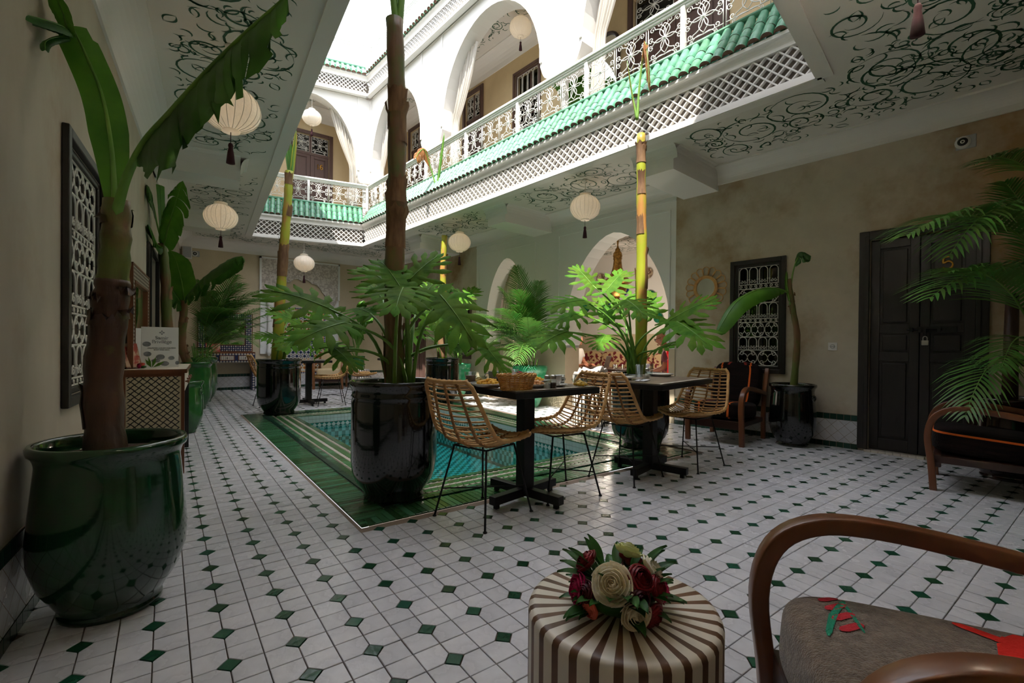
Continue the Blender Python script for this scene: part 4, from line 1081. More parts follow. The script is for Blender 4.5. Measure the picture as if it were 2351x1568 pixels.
def banana_leaf(root,path,width,nrm,fold=.5,tears=0,seed=1,mt='leafb',name='leaf',w0=.12,stalk=0.,both=True,rmid=.012,tatter=0.,prof=None):
    rg=random.Random(seed); P=smooth_path(path,8); k=len(P); m=MB(); N=Vector(nrm)
    i0=int(stalk*k); n=k-i0
    cuts=sorted(rg.sample(range(2,max(3,n-2)),min(tears,max(0,n-5)))) if tears else []
    for side in ((1,-1) if both else (1,)):
        grp=[0]+cuts+[n-1]
        for a,b in zip(grp,grp[1:]):
            sag=rg.uniform(-.25,.45)*(1 if tears else 0); vs=[]; cn=0
            for j in range(a,b+1):
                i=i0+j; p=P[i]; t=(P[min(i+1,k-1)]-P[max(i-1,0)]).normalized(); s=t.cross(N).normalized()*side; u=s.cross(t)*side
                tt=j/(n-1); w=width*(prof(tt) if prof else (w0+(1-w0)*min(1,tt*3.2)**.7)*max(0,1-max(0,(tt-.62)/.38)**2.2)**.5)
                if tears and (j in (a,b)): w*=rg.uniform(.72,.98)
                fl=fold+sag*.6
                row=[]
                for q in range(5):
                    f=q/4; ang=fl*f*1.15
                    d=s*cos(ang)*f-Vector((0,0,1))*sin(ang)*f*.95
                    pp=p+d*w-t*w*.22*f*(-1 if tt<.5 else -.6)
                    pp=pp+u*(.02*sin(j*2.1+q)*w)
                    if tatter and q==4: pp=pp+t*rg.uniform(-1,1)*tatter*w-Vector((0,0,1))*rg.uniform(0,tatter)*w
                    row.append(pp)
                vs+=row; cn+=1
            m.add(vs,[(c*5+q,c*5+q+1,(c+1)*5+q+1,(c+1)*5+q) if side>0 else (c*5+q,(c+1)*5+q,(c+1)*5+q+1,c*5+q+1) for c in range(cn-1) for q in range(4)],0,True)
    m.tube(P,[lerp(rmid,rmid*.2,(i/(k-1))**.8) for i in range(k)],6,1)
    return m.build(name,[K[mt],K['stemg']],root)
def philo_leaf(seed):
    rg=random.Random(seed); m=MB(); L=1.0
    def zf(x,y): return -.22*(x-.3)**2*(1 if x>.3 else .6)-.35*y*y+.06*abs(y)
    nl=6
    def strip(p0,ang,ln,w,side):
        n=7; vs=[]
        for i in range(n+1):
            t=i/n; a=ang*(1-.18*t); 
            x=p0[0]+cos(a)*ln*t; y=side*(p0[1]+sin(a)*ln*t)
            ww=w*(1.0-.35*t+ .28*sin(t*pi*2.6+seed))*(1 if t<.72 else max(.04,(1-t)/.28)**.6)
            nx,ny=-sin(a),cos(a)*side
            vs+=[(x+nx*ww,y+ny*ww,zf(x+nx*ww,y+ny*ww)),(x,y,zf(x,y)+.018),(x-nx*ww,y-ny*ww,zf(x-nx*ww,y-ny*ww))]
        fs=[]
        for i in range(n):
            for q in range(2):
                f=(3*i+q,3*i+q+1,3*i+q+4,3*i+q+3); fs.append(f if side<0 else f[::-1])
        m.add(vs,fs,0,True)
    for side in (1,-1):
        for k in range(nl):
            t=k/(nl-1); x0=-.02+.72*t; ang=radians(lerp(148,34,t**.8)+rg.uniform(-5,5)); ln=(.34+.26*sin(pi*(t*.8+.12)))*rg.uniform(.88,1.1); 
            strip((x0,.0),ang,ln,.078*rg.uniform(.85,1.1),side)
            # web joining the lobes along the midrib
        n=8; vs=[]
        for i in range(n+1):
            t=i/n; x=-.08+.95*t; w=.27*sin(pi*min(1,t*.9+.12))**.7*(1-.35*t); vs+=[(x,0,zf(x,0)+.02),(x,side*w,zf(x,w))]
        m.add(vs,[(2*i,2*i+1,2*i+3,2*i+2) if side<0 else (2*i,2*i+2,2*i+3,2*i+1) for i in range(n)],0,True)
    strip((.68,0),0,.36,.075,1)
    m.tube([(x,0,zf(x,0)+.022) for x in [-.02+.9*i/8 for i in range(9)]],[.012*(1-.08*i) for i in range(9)],5,1)
    return m.mesh('leaf',[K['leafp'],K['stemg']])
PH=[philo_leaf(s) for s in (1,2,3)]
def philodendron(root,base,leaves,r=.011,seed=0):
    rg=random.Random(seed)
    inv=root.matrix_world.inverted()
    for k,(a,tip,size,nrm) in enumerate(leaves):
        a=Vector(a); tip=Vector(tip); b=Vector(base)+Vector((rg.uniform(-.08,.08),rg.uniform(-.08,.08),0))
        mid=b.lerp(a,.5)+Vector((0,0,.18*(a-b).length)); out=a-b; out.z=0
        mid=mid-out*.12
        pts=bez([b,b+Vector((out.x*.1,out.y*.1,(a.z-b.z)*.5+.1)),mid+Vector((0,0,.05)),a],10)
        m=MB(); m.tube([inv@p for p in pts],[r*(1.3-.06*i) for i in range(11)],6); st=m.build('stalk',K['stemg'],root)
        obj('leaf',PH[(k+seed)%3],root,inv@orient(a,tip-a,nrm)@Sc(size*1.12))
def palm_frond(seed,n=26,L=1.0,arch=.5,lw=.0052,ll=.34):
    rg=random.Random(seed); m=MB()
    P=[Vector((L*(t-.12*arch*t*t),0,L*(.55*t-arch*t*t*.95))) for t in [i/12 for i in range(13)]]
    m.tube(P,[.008*(1-.8*i/12) for i in range(13)],5,1)
    for i in range(n):
        t=.22+.78*i/(n-1); f=t*12; j=min(11,int(f)); p=P[j].lerp(P[j+1],f-j); tg=(P[j+1]-P[j]).normalized(); up=Vector((0,1,0)).cross(tg)*-1
        l=ll*sin(pi*min(.98,.18+.8*t))**.6*rg.uniform(.85,1.1)*L
        for sd in (1,-1):
            s=Vector((0,sd,0)); d=(tg*.72+s*(1.0-.45*t)+up*.28).normalized()
            vs=[]; 
            for q in range(5):
                u=q/4; c=p+d*l*u-Vector((0,0,1))*l*.42*u*u*rg.uniform(.8,1.1); w=lw*(.5+1.2*sin(pi*min(1,u*.8+.15)))*(1-u)**.35+.0006
                wv=d.cross(up).normalized()*w; vs+=[c+wv,c-wv]
            m.add(vs,[(2*q,2*q+1,2*q+3,2*q+2) for q in range(4)],0,True)
    return m.mesh('frond',[K['leafpalm'],K['stemg']])
PF=[palm_frond(1,27,1,.45),palm_frond(2,29,1,.62),palm_frond(3,25,1,.85),palm_frond(4,27,1,.25)]
def palm(root,z,n,hmin,hmax,seed,cane=6,spread=.16,sl=1.0,away=0.,wide=2.3):
    rg=random.Random(seed)
    for c in range(cane):
        a=rg.uniform(0,6.28); m=MB(); q=(spread*.5*cos(a),spread*.5*sin(a)); h=rg.uniform(.25,.55)*hmax*.5
        m.tube([(q[0],q[1],z-.05),(q[0]*1.5,q[1]*1.5,z+h)],[.014,.01],7); m.build('cane',K['stemg'],root)
    for k in range(n):
        a=away+wide*(2*((k*.618)%1)-1); s=rg.uniform(.75,1.1)*hmax*sl*(1-.35*(abs(a-away)/pi)); zz=z+rg.uniform(hmin,hmax*.62)*.6
        pit=rg.choice((-58,-45,-35,-25,-12))-0
        f=PF[rg.randrange(4)]
        obj('frond',f,root,T(spread*.5*cos(a),spread*.5*sin(a),zz)@Matrix.Rotation(a,4,'Z')@Ry(pit)@Sc(s))
def potted(name,label,x,y,r,h,kind,mt,group=None,rings=False,cat='potted plant'):
    o=thing(name,label,cat,T(x,y,.0145 if PX0<x<PX1 and PY0<y<PY1 else .006),group); make_pot(o,r,h,kind,mt,rings); bpy.context.view_layer.update(); return o
def L(o): return o.matrix_world.inverted()
CAMV=Vector((0,0,CAM_H))
def phil_at(o,base,specs,seed):
    # specs: attach point, tip point (each image position + distance), leaf length
    out=[]
    for (ax,ay,ad,tx,ty,td,sz) in specs:
        a=at(ax,ay,ad); t=at(tx,ty,td); v=(CAMV-a).normalized()
        out.append((a,t,sz,(v*.55+Vector((0,0,.9)))))
    philodendron(o,base,out,seed=seed)
# --- four black pots on the pool corners
o=potted('potted_banana','large glossy black pot at the near left pool corner with tall thick trunk',1.271,3.052,.30,.79,'black','blackglaze')
trunk(o,[(0,0,.68),(-.01,.01,1.3),(0,0,2.0),(.0,.005,2.7),(-.02,.01,3.25)],.066,.058,'trunkg',seed=3,sheaths=12)
for q,(dx,dy,l,sd) in enumerate(((-.12,.05,1.5,4),(.10,-.02,1.3,5),(.02,.12,1.7,6))):
    banana_leaf(o,[(0,0,3.1),(dx*.3,dy*.3,3.45),(dx,dy,3.9),(dx*2.6,dy*2.6,4.3+.15*q),(dx*5,dy*5,4.45+.1*q)],.2,(dx,dy,.3),.9,3,sd,'leafb',w0=.05,stalk=.3,rmid=.03)
phil_at(o,o.matrix_world@Vector((.02,-.02,.72)),[
 (752,708,3.1,622,660,3.0,.36),(790,742,3.0,700,770,2.75,.33),(768,800,2.95,835,858,2.8,.22),(895,655,3.3,832,612,3.4,.30),
 (920,662,3.05,868,585,3.2,.30),(930,655,3.15,1008,578,3.3,.34),(925,662,2.95,905,712,2.6,.33),(1012,680,3.1,1105,800,2.9,.40),
 (1110,792,3.2,1160,850,3.1,.24),(1040,665,3.4,1085,690,3.5,.22),(880,690,3.5,840,640,3.7,.28),(960,700,3.6,1000,640,3.8,.28),(850,720,3.4,800,700,3.6,.26)],1)
o=potted('potted_banana','glossy black pot at the far left pool corner with a slim pale trunk',1.36,7.6,.31,.80,'black','blackglaze')
trunk(o,[(-.04,.0,.7),(0,.0,1.5),(.05,0,2.4),(.10,0,3.1),(.12,0,3.6)],.075,.055,'trunky',seed=5,sheaths=9)
for q,(tx,ty,sd) in enumerate(((680,300,1),(668,330,2),(655,318,3))):
    b=L(o)@at(668,415,7.0); t=L(o)@at(tx,ty,7.0); banana_leaf(o,[b,b.lerp(t,.5)+Vector((.0,0,.02)),t],.05,(0,-1,.3),.8,0,sd,'leafb' if q else 'trunky',w0=.6,rmid=.02)
phil_at(o,o.matrix_world@Vector((.02,0,.74)),[(645,775,6.6,585,768,6.3,.32),(690,745,6.7,640,720,6.5,.42),(712,745,6.6,760,710,6.4,.36),(690,770,6.4,650,800,6.0,.40),(715,800,6.4,690,760,6.2,.38),(735,790,6.5,800,800,6.3,.36),(665,730,7.2,640,690,7.4,.34),(720,735,7.2,745,690,7.4,.34)],2)
o=potted('potted_banana','glossy black pot at the near right pool corner with a yellow lit trunk',4.0,3.12,.31,.76,'black','blackglaze')
trunk(o,[(.0,0,.66),(.01,0,1.3),(0,0,2.1),(-.02,.0,2.8),(-.03,.0,3.25)],.066,.042,'trunky',seed=8,sheaths=9)
b=L(o)@at(1463,275,4.85)
banana_leaf(o,[b,L(o)@at(1452,220,4.85),L(o)@at(1440,140,4.8)],.02,(0,-1,.3),.8,0,1,'leafdry',w0=.6,rmid=.018)
banana_leaf(o,[b,L(o)@at(1468,200,4.85),L(o)@at(1480,100,4.8),L(o)@at(1487,140,4.72),L(o)@at(1490,195,4.7)],.14,(.3,-1,.2),1.1,9,3,'leafdry',w0=.05,stalk=.35,rmid=.016,tatter=.5)
phil_at(o,o.matrix_world@Vector((-.12,0,.70)),[
 (1340,690,4.7,1268,700,4.5,.40),(1395,665,4.8,1445,605,5.0,.34),(1300,762,4.6,1235,790,4.3,.40),(1360,655,4.9,1330,620,5.0,.30),(1440,690,4.6,1480,720,4.3,.34),
 (1398,735,5.0,1380,690,5.2,.36),(1540,735,4.7,1640,680,4.5,.42),(1555,740,4.6,1625,785,4.2,.46),(1500,805,4.6,1540,790,4.4,.26),(1390,770,4.7,1370,800,4.4,.28),(1430,700,5.2,1490,660,5.3,.34),(1500,720,5.2,1490,690,5.3,.3),(1330,720,4.9,1280,735,4.8,.34)],0)
o=potted('potted_banana','glossy black pot at the far right pool corner with a sunlit trunk',4.02,7.5,.31,.80,'black','blackglaze')
trunk(o,[(-.02,0,.7),(0,.0,1.5),(.0,0,2.4),(.02,0,3.0)],.07,.05,'trunky',seed=9,sheaths=8)
b=L(o)@at(1003,435,8.3)
banana_leaf(o,[b,L(o)@at(990,390,8.3),L(o)@at(975,345,8.2),L(o)@at(962,350,8.1),L(o)@at(955,362,8.0)],.16,(0,-1,.3),1.0,6,3,'leafdry',w0=.05,stalk=.3,rmid=.016)
banana_leaf(o,[b,L(o)@at(1010,380,8.3),L(o)@at(1020,305,8.3)],.04,(0,-1,.3),.8,0,2,'leafb',w0=.6,rmid=.018)
phil_at(o,o.matrix_world@Vector((0,0,.74)),[(980,730,8.1,930,700,8,.5),(1020,735,8.0,1060,700,7.9,.5),(1000,690,8.3,985,650,8.5,.45),(1010,700,7.8,1010,750,7.4,.5),(960,760,8,915,780,7.8,.45),(1050,755,8,1100,770,7.9,.45),(950,700,8.4,930,660,8.6,.4),(1060,690,8.4,1090,660,8.6,.4)],1)
# --- big green pot by the left wall with a banana plant
o=potted('potted_banana','big dark green glazed pot in the left foreground with a banana plant',-.165,2.42,.245,.66,'belly','greenglaze')
b=lambda x,y,d: L(o)@at(x,y,d)
trunk(o,[(-.02,.03,.55),b(238,870,1.9),b(253,710,1.9),b(260,640,1.9)],.068,.056,'trunkd',seed=12,sheaths=6,smat='trunkd')
trunk(o,[b(258,660,1.9),b(266,560,1.9),b(268,460,1.9)],.054,.047,'trunkg',seed=13,sheaths=2,smat='trunkd')
banana_leaf(o,[b(263,490,1.9),b(262,420,1.92),b(255,330,1.95),b(235,220,1.98),b(195,120,2.0),b(165,60,2.02)],.07,_F*-1+Vector((.5,0,.2)),.25,0,3,'leafb',w0=.25,rmid=.014,prof=lambda t:(.35+.65*min(1,t*2.2))*(1 if t<.9 else .8))
banana_leaf(o,[b(265,500,1.88),b(290,410,1.85),b(330,330,1.8),b(390,260,1.72),b(470,170,1.62),b(560,80,1.5),b(660,-10,1.42)],.17,_F*-.6+Vector((-.3,-.2,.5)),1.0,9,5,'leafbd',stalk=.27,rmid=.022,w0=.3,tatter=.3)
banana_leaf(o,[b(158,75,2.0),b(140,60,1.92),b(100,45,1.82),b(40,30,1.72)],.045,(0,-.3,1),.8,0,6,'leafdark',w0=.6,rmid=.008)
banana_leaf(o,[b(158,75,2.0),b(145,30,1.95),b(125,-20,1.9)],.05,_F*-1,.4,0,7,'leafb',w0=.8,rmid=.008)
banana_leaf(o,[b(158,85,2.0),b(130,85,1.9),b(105,95,1.84),b(104,115,1.8)],.028,(0,-.3,1),.9,0,8,'leafdark',w0=.6,rmid=.006)
# --- green pots along the left wall
o=potted('potted_banana','tall slender banana in a small green pot just beyond the bone inlaid desk',.20,6.55,.17,.60,'tall','greenglaze2',rings=(-.6,))
b=lambda x,y,d: L(o)@at(x,y,d)
trunk(o,[(-.1,.02,.5),b(385,760,5.3),b(380,640,5.3),b(372,560,5.3)],.06,.045,'trunkg',seed=21,sheaths=4)
banana_leaf(o,[b(374,565,5.3),b(362,520,5.25),b(352,470,5.1),b(340,435,4.9),b(342,430,4.8),b(347,455,4.75)],.12,(1,-.5,.3),1.1,3,1,'leafbd',stalk=.25,w0=.2)
banana_leaf(o,[b(374,565,5.3),b(372,500,5.3),b(368,425,5.3)],.05,(.6,-.8,.1),.2,0,2,'leafb',w0=.7,prof=lambda t:.6+.4*t)
banana_leaf(o,[b(375,570,5.3),b(390,510,5.2),b(405,460,5.15),b(420,415,5.1)],.20,_F*-1+Vector((0,0,.3)),.5,6,3,'leafb',stalk=.05,w0=.5,tatter=.1)
banana_leaf(o,[b(374,570,5.3),b(360,560,5.1),b(348,530,4.95),b(340,515,4.8)],.1,(.5,-.5,.6),.9,2,4,'leafbd',w0=.2)
o=potted('potted_banana','green glazed pot with a short banana second in the row by the left wall',.40,8.75,.21,.74,'tall','greenglaze2')
b=lambda x,y,d: L(o)@at(x,y,d)
trunk(o,[(-.06,.02,.6),b(418,800,7.1),b(420,740,7.1),b(424,690,7.1)],.065,.05,'trunkg',seed=22,sheaths=3)
banana_leaf(o,[b(424,700,7.1),b(418,650,7.05),b(405,600,7),b(392,575,6.9)],.24,_F*-1,.3,0,1,'leafb',w0=.3)
banana_leaf(o,[b(424,700,7.1),b(440,670,6.9),b(480,630,6.7),b(530,595,6.5),b(556,588,6.4)],.24,(0,-.4,1),1.0,9,2,'leafbd',stalk=.12,w0=.25)
banana_leaf(o,[b(422,705,7.1),b(405,680,7.0),b(385,650,6.9)],.2,(.5,-.5,.6),.8,2,4,'leafbd',w0=.2)
o=potted('potted_palm','green glazed pot with a bushy areca palm third in the row by the left wall',.52,9.75,.24,.78,'tall','greenglaze2'); palm(o,.72,30,.1,1.35,31,7,.2,.95,-.25,1.45)
# --- palms before the salon
o=potted('potted_palm','turquoise glazed pot with palm beside the far right pool corner',4.83,8.35,.27,.66,'flare','turqglaze',rings=(-2.2,)); palm(o,.6,22,.1,1.05,41,6,.16,.9,pi+.1,1.5)
o=potted('potted_palm','turquoise glazed pot with leafy palm in front of the salon pier',5.0,6.2,.29,.70,'flare','turqglaze'); palm(o,.64,26,.15,1.25,42,6,.18,.95,pi+.1,1.55)
# --- right side
o=potted('potted_banana','black ringed pot with a thin leaning banana beside the grilled window',5.42,2.22,.225,.66,'belly','blackglaze',rings=(-1.75,))
b=lambda x,y,d: L(o)@at(x,y,d)
trunk(o,[(.02,0,.58),b(1830,780,5.0),b(1822,720,5.0),b(1814,665,5.0),b(1812,640,5.0)],.036,.02,'trunkg',seed=25,sheaths=4)
banana_leaf(o,[b(1812,672,5.0),b(1780,662,4.95),b(1740,665,4.85),b(1690,695,4.75),b(1645,765,4.7)],.13,(0,-.4,1),.75,2,2,'leafb',stalk=.12,w0=.2)
banana_leaf(o,[b(1814,700,5.0),b(1818,640,5.0),b(1828,600,5.0),b(1842,580,4.95),b(1862,588,4.9)],.09,(.4,-.5,.6),.8,2,3,'leafdark',stalk=.45,w0=.5)
banana_leaf(o,[b(1813,690,5.0),b(1806,650,5.0),b(1806,622,4.98)],.03,_F*-1,.8,0,4,'leafb',w0=.6)
o=potted('potted_palm','dark brown ringed pot with an arching palm at the right edge',5.50,.62,.26,.66,'belly','brownglaze',rings=(-2.4,))
m=MB(); m.tube([(-.02,0,.6),(0,0,1.0),(.03,0,1.5)],[.05,.045,.04],10); m.build('trunk',K['trunkd'],o)
for i,(ax,ay,ad,tx,ty,td,s) in enumerate(((2400,600,3.7,2085,575,3.3,1.0),(2400,730,3.7,2150,612,3.3,.85),(2400,430,3.7,2235,395,3.5,.7),(2350,840,3.7,2212,905,3.3,.55),(2400,640,3.7,2290,470,3.4,.8),(2370,800,3.7,2300,870,3.2,.45),(2390,720,3.7,2330,560,3.5,.8),(2400,540,3.6,2180,520,3.2,.8),(2380,780,3.6,2170,650,3.2,.8))):
    a=L(o)@at(ax,ay,ad); t=L(o)@at(tx,ty,td); d=t-a; l=d.length
    obj('frond',PF[(1,2,1,2,0,1,3,2,1)[i]],o,orient(a,d+Vector((0,0,.12*l)),(0,0,1))@Sc(l*1.08))
o=thing('glazed_pot','mottled green glazed pot cut off at the right edge of the view','pot',T(3.98,.06,.006)); make_pot(o,.24,.62,'belly','turqglaze')
# ---------------------------------------------------------------- furniture
def superbox(mb,sx,sy,sz,e=.35,n=36,m=22,matf=None,M=None,dent=None):
    def sp(c,p): return math.copysign(abs(c)**p,c)
    vs=[]; 
    for i in range(m+1):
        th=-pi/2+pi*i/m
        for j in range(n):
            ph=2*pi*j/n
            p=Vector((sx*sp(cos(th),e)*sp(cos(ph),e),sy*sp(cos(th),e)*sp(sin(ph),e),sz*sp(sin(th),e)))
            if dent: p=dent(p)
            vs.append(p)
    fs=[];ms=[]
    for i in range(m):
        for j in range(n):
            f=(i*n+j,i*n+(j+1)%n,(i+1)*n+(j+1)%n,(i+1)*n+j); c=sum((vs[k] for k in f),Vector())/4
            fs.append(f); ms.append(matf(c) if matf else 0)
    o=len(mb.v); mb.add(vs,fs,0,True,M)
    mb.m[-len(ms):]=ms
    return mb
# rattan chairs
def prof(t):
    P=[(.25,.462),(.17,.452),(.06,.440),(-.06,.436),(-.15,.448),(-.215,.49),(-.255,.56),(-.285,.64),(-.31,.72),(-.335,.80),(-.345,.835)]
    f=t*(len(P)-1); i=min(len(P)-2,int(f)); g=f-i
    return lerp(P[i][0],P[i+1][0],g),lerp(P[i][1],P[i+1][1],g)
def shell(t,s):
    x,z=prof(t); x2,z2=prof(min(1,t+.02)); x1,z1=prof(max(0,t-.02)); l=hypot(x2-x1,z2-z1); nx,nz=(z2-z1)/l,-(x2-x1)/l
    w=.20+.04*sin(pi*min(1,t*1.25))-.045*max(0,(t-.75)/.25)**2-.05*max(0,(.1-t)/.1)**2
    c=.055*(.35+.65*sin(pi*min(1,.1+t*.95)))*abs(s)**2.2
    return (x+nx*c,w*s,z+nz*c)
ch_rods=[]
for k in range(25):
    t=.03+.94*k/24; m=MB(); m.tube([shell(t,-1+2*i/10) for i in range(11)],.0058,5); ch_rods.append(m.mesh('rattan_rod',K['rattan']))
m=MB()
rim=[shell(0,-1+2*i/8) for i in range(9)]+[shell(i/20,1) for i in range(1,20)]+[shell(1,1-2*i/8) for i in range(9)]+[shell(1-i/20,-1) for i in range(1,20)]
m.tube(rim,.0125,7,0,closed=True)
for k in range(0,len(rim)): m.tube([Vector(rim[k])+Vector((0,0,-.014)),Vector(rim[k])+Vector((.004,.004,.014))],.0075,5)
CH_RIM=m.mesh('rim',K['rattan'])
ch_sp=[]
for s in (-.55,0,.55):
    m=MB(); m.tube([Vector(shell(i/18,s))+Vector((0,0,-.006)) for i in range(19)],.0085,6)
    for k in range(25): p=Vector(shell(.03+.94*k/24,s)); m.sphere(p,(.011,.011,.011),6,4)
    ch_sp.append(m.mesh('spine',K['rattandk']))
m=MB(); fr=[(.13,-.13,.43),(.13,.13,.43),(-.13,.13,.43),(-.13,-.13,.43)]; m.tube(fr,.006,6,closed=True); CH_FR=m.mesh('seat_frame',K['blackmetal'])
LG4=[((.13,.13,.43),(.215,.205,.005)),((.13,-.13,.43),(.215,-.205,.005)),((-.13,.13,.43),(-.22,.205,.005)),((-.13,-.13,.43),(-.22,-.205,.005))]
ch_lg=[]
for a,b in LG4:
    m=MB(); m.tube([a,b],.0065,6); m.lathe([(0,.0),(.012,0),(.012,.008),(0,.012)],8,M=T(b[0],b[1],0)); ch_lg.append(m.mesh('leg',K['blackmetal']))
m=MB(); q=.62
def lp(k,t=q): a,b=LG4[k]; return Vector(a).lerp(Vector(b),t)
m.tube([lp(0),lp(3)],.0045,5); m.tube([lp(1),lp(2)],.0045,5); CH_ST=m.mesh('stretcher',K['blackmetal'])
CHAIR=None
def rchair(label,x,y,h,group='rattan shell chairs'):
    o=thing('rattan_chair',label,'chair',T(x,y,.0075)@Rz(h),group)
    obj('rim',CH_RIM,o); obj('seat_frame',CH_FR,o); obj('stretcher',CH_ST,o)
    for k in ch_rods: obj('rattan_rod',k,o)
    for k in ch_sp: obj('spine',k,o)
    for k in ch_lg: obj('leg',k,o)
    return o
rchair('rattan chair nearest the camera at the left side of the breakfast table',1.585,2.405,15)
rchair('rattan chair on the right side of the breakfast table with the bread basket',2.245,2.46,172)
rchair('rattan chair on the left side of the table set with upturned glasses',2.965,2.44,8)
rchair('rattan chair in front of the orange striped armchair',3.72,2.36,182)
rchair('rattan chair facing left at the small table behind the pool',2.28,8.25,170)
rchair('rattan chair half hidden behind the far left black pot',1.42,8.62,5)
rchair('rattan chair seen from behind left of the tall trunk near the striped stool',3.0,8.85,10)
def table(label,x,y,h,w,d,z,rot=0,group='dark cafe tables'):
    o=thing('cafe_table',label,'table',T(x,y,.0075)@Rz(h),group)
    m=MB(); m.bx(-w/2,w/2,-d/2,d/2,z-.045,z-.006); m.build('top_frame',K['blackmetal'],o,bev=.003)
    m=MB(); m.bx(-w/2+.012,w/2-.012,-d/2+.012,d/2-.012,z-.006,z); m.build('tabletop',K['tabletop'],o)
    m=MB(); q=.026
    for a in range(int(w/q)):
        for s in (-1,1): m.bx(-w/2+.014+a*q,-w/2+.014+(a+.86)*q,s*(d/2-.035)-.018,s*(d/2-.035)+.018,z,z+.0015)
    stuff(m.build('mosaic_edge',K['mosw'],o))
    m=MB(); m.bx(-.045,.045,-.045,.045,.05,z-.045); m.bx(-.1,.1,-.1,.1,z-.055,z-.045); m.build('column',K['blackmetal'],o,bev=.004)
    for k in range(2):
        m=MB(); m.bx(-.31,.31,-.028,.028,.03,.085); 
        for s in (-1,1): m.box((s*.27,0,.015),(.03,.03,.03))
        m.build('foot_bar',K['blackmetal'],o,Rz(90*k-rot),bev=.003)
    return o
table('breakfast table with bread basket and plates beside the front black pot',1.965,2.48,0,.70,.70,.775,-10)
table('cafe table set with plates and upturned glasses before the right black pot',3.24,2.42,11,1.0,.66,.775,-3)
table('small cafe table behind the far left pool corner',1.98,8.5,0,.62,.62,.76)
table('small cafe table behind the far right black pot',3.75,8.9,0,.6,.6,.76)
# bentwood armchairs
def arm_curve():
    return smooth_path([(.33,0,.0),(.345,0,.2),(.365,0,.4),(.33,0,.53),(.24,0,.592),(.1,0,.598),(-.12,0,.565),(-.36,0,.515)],5)
def bent(mb,P,w,t,y,mat=0):
    vs=[]; k=len(P)
    for i,p in enumerate(P):
        tg=(P[min(i+1,k-1)]-P[max(i-1,0)]).normalized(); n=Vector((-tg.z,0,tg.x))
        for a,b in ((-1,-1),(1,-1),(1,1),(-1,1)): vs.append(p+Vector((0,y+a*w/2,0))+n*b*t/2)
    mb.add(vs,[(i*4+j,i*4+(j+1)%4,(i+1)*4+(j+1)%4,(i+1)*4+j) for i in range(k-1) for j in range(4)]+[(3,2,1,0),(4*k-4,4*k-3,4*k-2,4*k-1)],mat,True)
def armchair(label,x,y,h,style,s=1.0,wood='wood',seat=True,back=True,w=.29):
    o=thing('bentwood_armchair',label,'armchair',T(x,y,.006)@Rz(h)@Sc(s))
    for sy in (-1,1):
        m=MB(); bent(m,arm_curve(),.052,.042,sy*w); m.build('arm',K[wood],o,bev=.006)
        m=MB(); bent(m,smooth_path([(-.34,0,0),(-.33,0,.25),(-.37,0,.52),(-.46,0,.80)],4),.045,.045,sy*w); m.build('back_leg',K[wood],o,bev=.006)
    m=MB(); m.bx(-.33,.33,-w,w,.20,.25); m.bx(.29,.335,-w,w,.17,.26); m.build('seat_rail',K['wooddk'],o,bev=.005)
    if style=='wool': mats=[K['wool']]; mf=None
    elif style=='orange':
        mats=[K['kilim'],K['kilimorange'],K['kilimred']]
        mf=lambda c:(1 if any(abs(c.y-a)<.009 for a in (-.17,.0,.15)) else (2 if any(abs(c.y-a)<.018 for a in (-.08,.08)) else 0))
    elif style=='red':
        mats=[K['kilim'],K['kilimorange'],K['kilimred']]
        mf=lambda c:(1 if abs(c.z-.055)<.008 else (2 if abs(c.z+.005)<.007 or abs(c.z+.03)<.007 else 0))
    else: mats=[K['cushioncream']]; mf=None
    m=MB(); superbox(m,.33,w-.028,.095,.38,72,40,mf); sc=m.build('seat_cushion',mats,o,T(.02,0,.345)@Ry(-4))
    mf2=mf
    if style=='red': mf2=lambda c:(1 if abs(c.z-.12)<.008 else (2 if abs(c.z)<.008 else 0))
    m=MB(); superbox(m,.085,w-.028,.27,.42,72,44,mf2); bc=m.build('back_cushion',mats,o,T(-.33,0,.60)@Ry(-16))
    return o,sc,bc
armchair('wooden armchair with black and orange striped cushions below the grilled window',5.13,2.80,188,'orange',1.0)
armchair('bentwood armchair with black and red striped cushion at the right edge',4.93,.62,100,'red',1.02,'wood')
armchair('cream armchair with wooden arms against the far wall',3.12,11.3,-115,'cream',1.05,'wood2')
fo,fs_,fb=armchair('bentwood armchair with grey brown wool cushion in the right foreground',1.247,.127,127,'wool',1.0,'wood',w=.285)
def on_seat(pts,wd,mt,name='woven_motif'):
    m=MB(); n=len(pts); vs=[]
    def z(x,y):
        e=2/.38; v=1-abs(x/.33)**e-abs(y/.257)**e
        return .095*max(0,v)**(.38/2)+.002
    for i,(x,y) in enumerate(pts):
        a=pts[max(0,i-1)]; b=pts[min(n-1,i+1)]; dx,dy=b[0]-a[0],b[1]-a[1]; l=hypot(dx,dy) or 1; w=wd*(1 if 0<i<n-1 else .35)
        for sg in (1,-1):
            X,Y=x-dy/l*w*sg,y+dx/l*w*sg; vs.append((X,Y,z(X,Y)))
    m.add(vs,[(2*i,2*i+2,2*i+3,2*i+1) for i in range(n-1)],0,True); return m.build(name,K[mt],fs_)
def seg(x0,y0,x1,y1,n=6): return [(lerp(x0,x1,i/n),lerp(y0,y1,i/n)) for i in range(n+1)]
for i in range(4): on_seat(seg(.245+.0*i,-.055-.042*i,.19+.002*i,-.095-.042*i),.0095,'woolred')
for i in range(5): on_seat(seg(.275-.008*i,-.03-.02*i,.235-.012*i,-.13-.018*i),.006,'woolgreen')
on_seat(seg(.20,-.06,.195,-.19),.004,'woolgreen')
for i,(a,b) in enumerate(((-.11,-.17),(-.16,-.10),(-.02,-.20),(-.15,-.2))): on_seat(seg(a,b,-.09,-.145),.016,'woolscarlet')
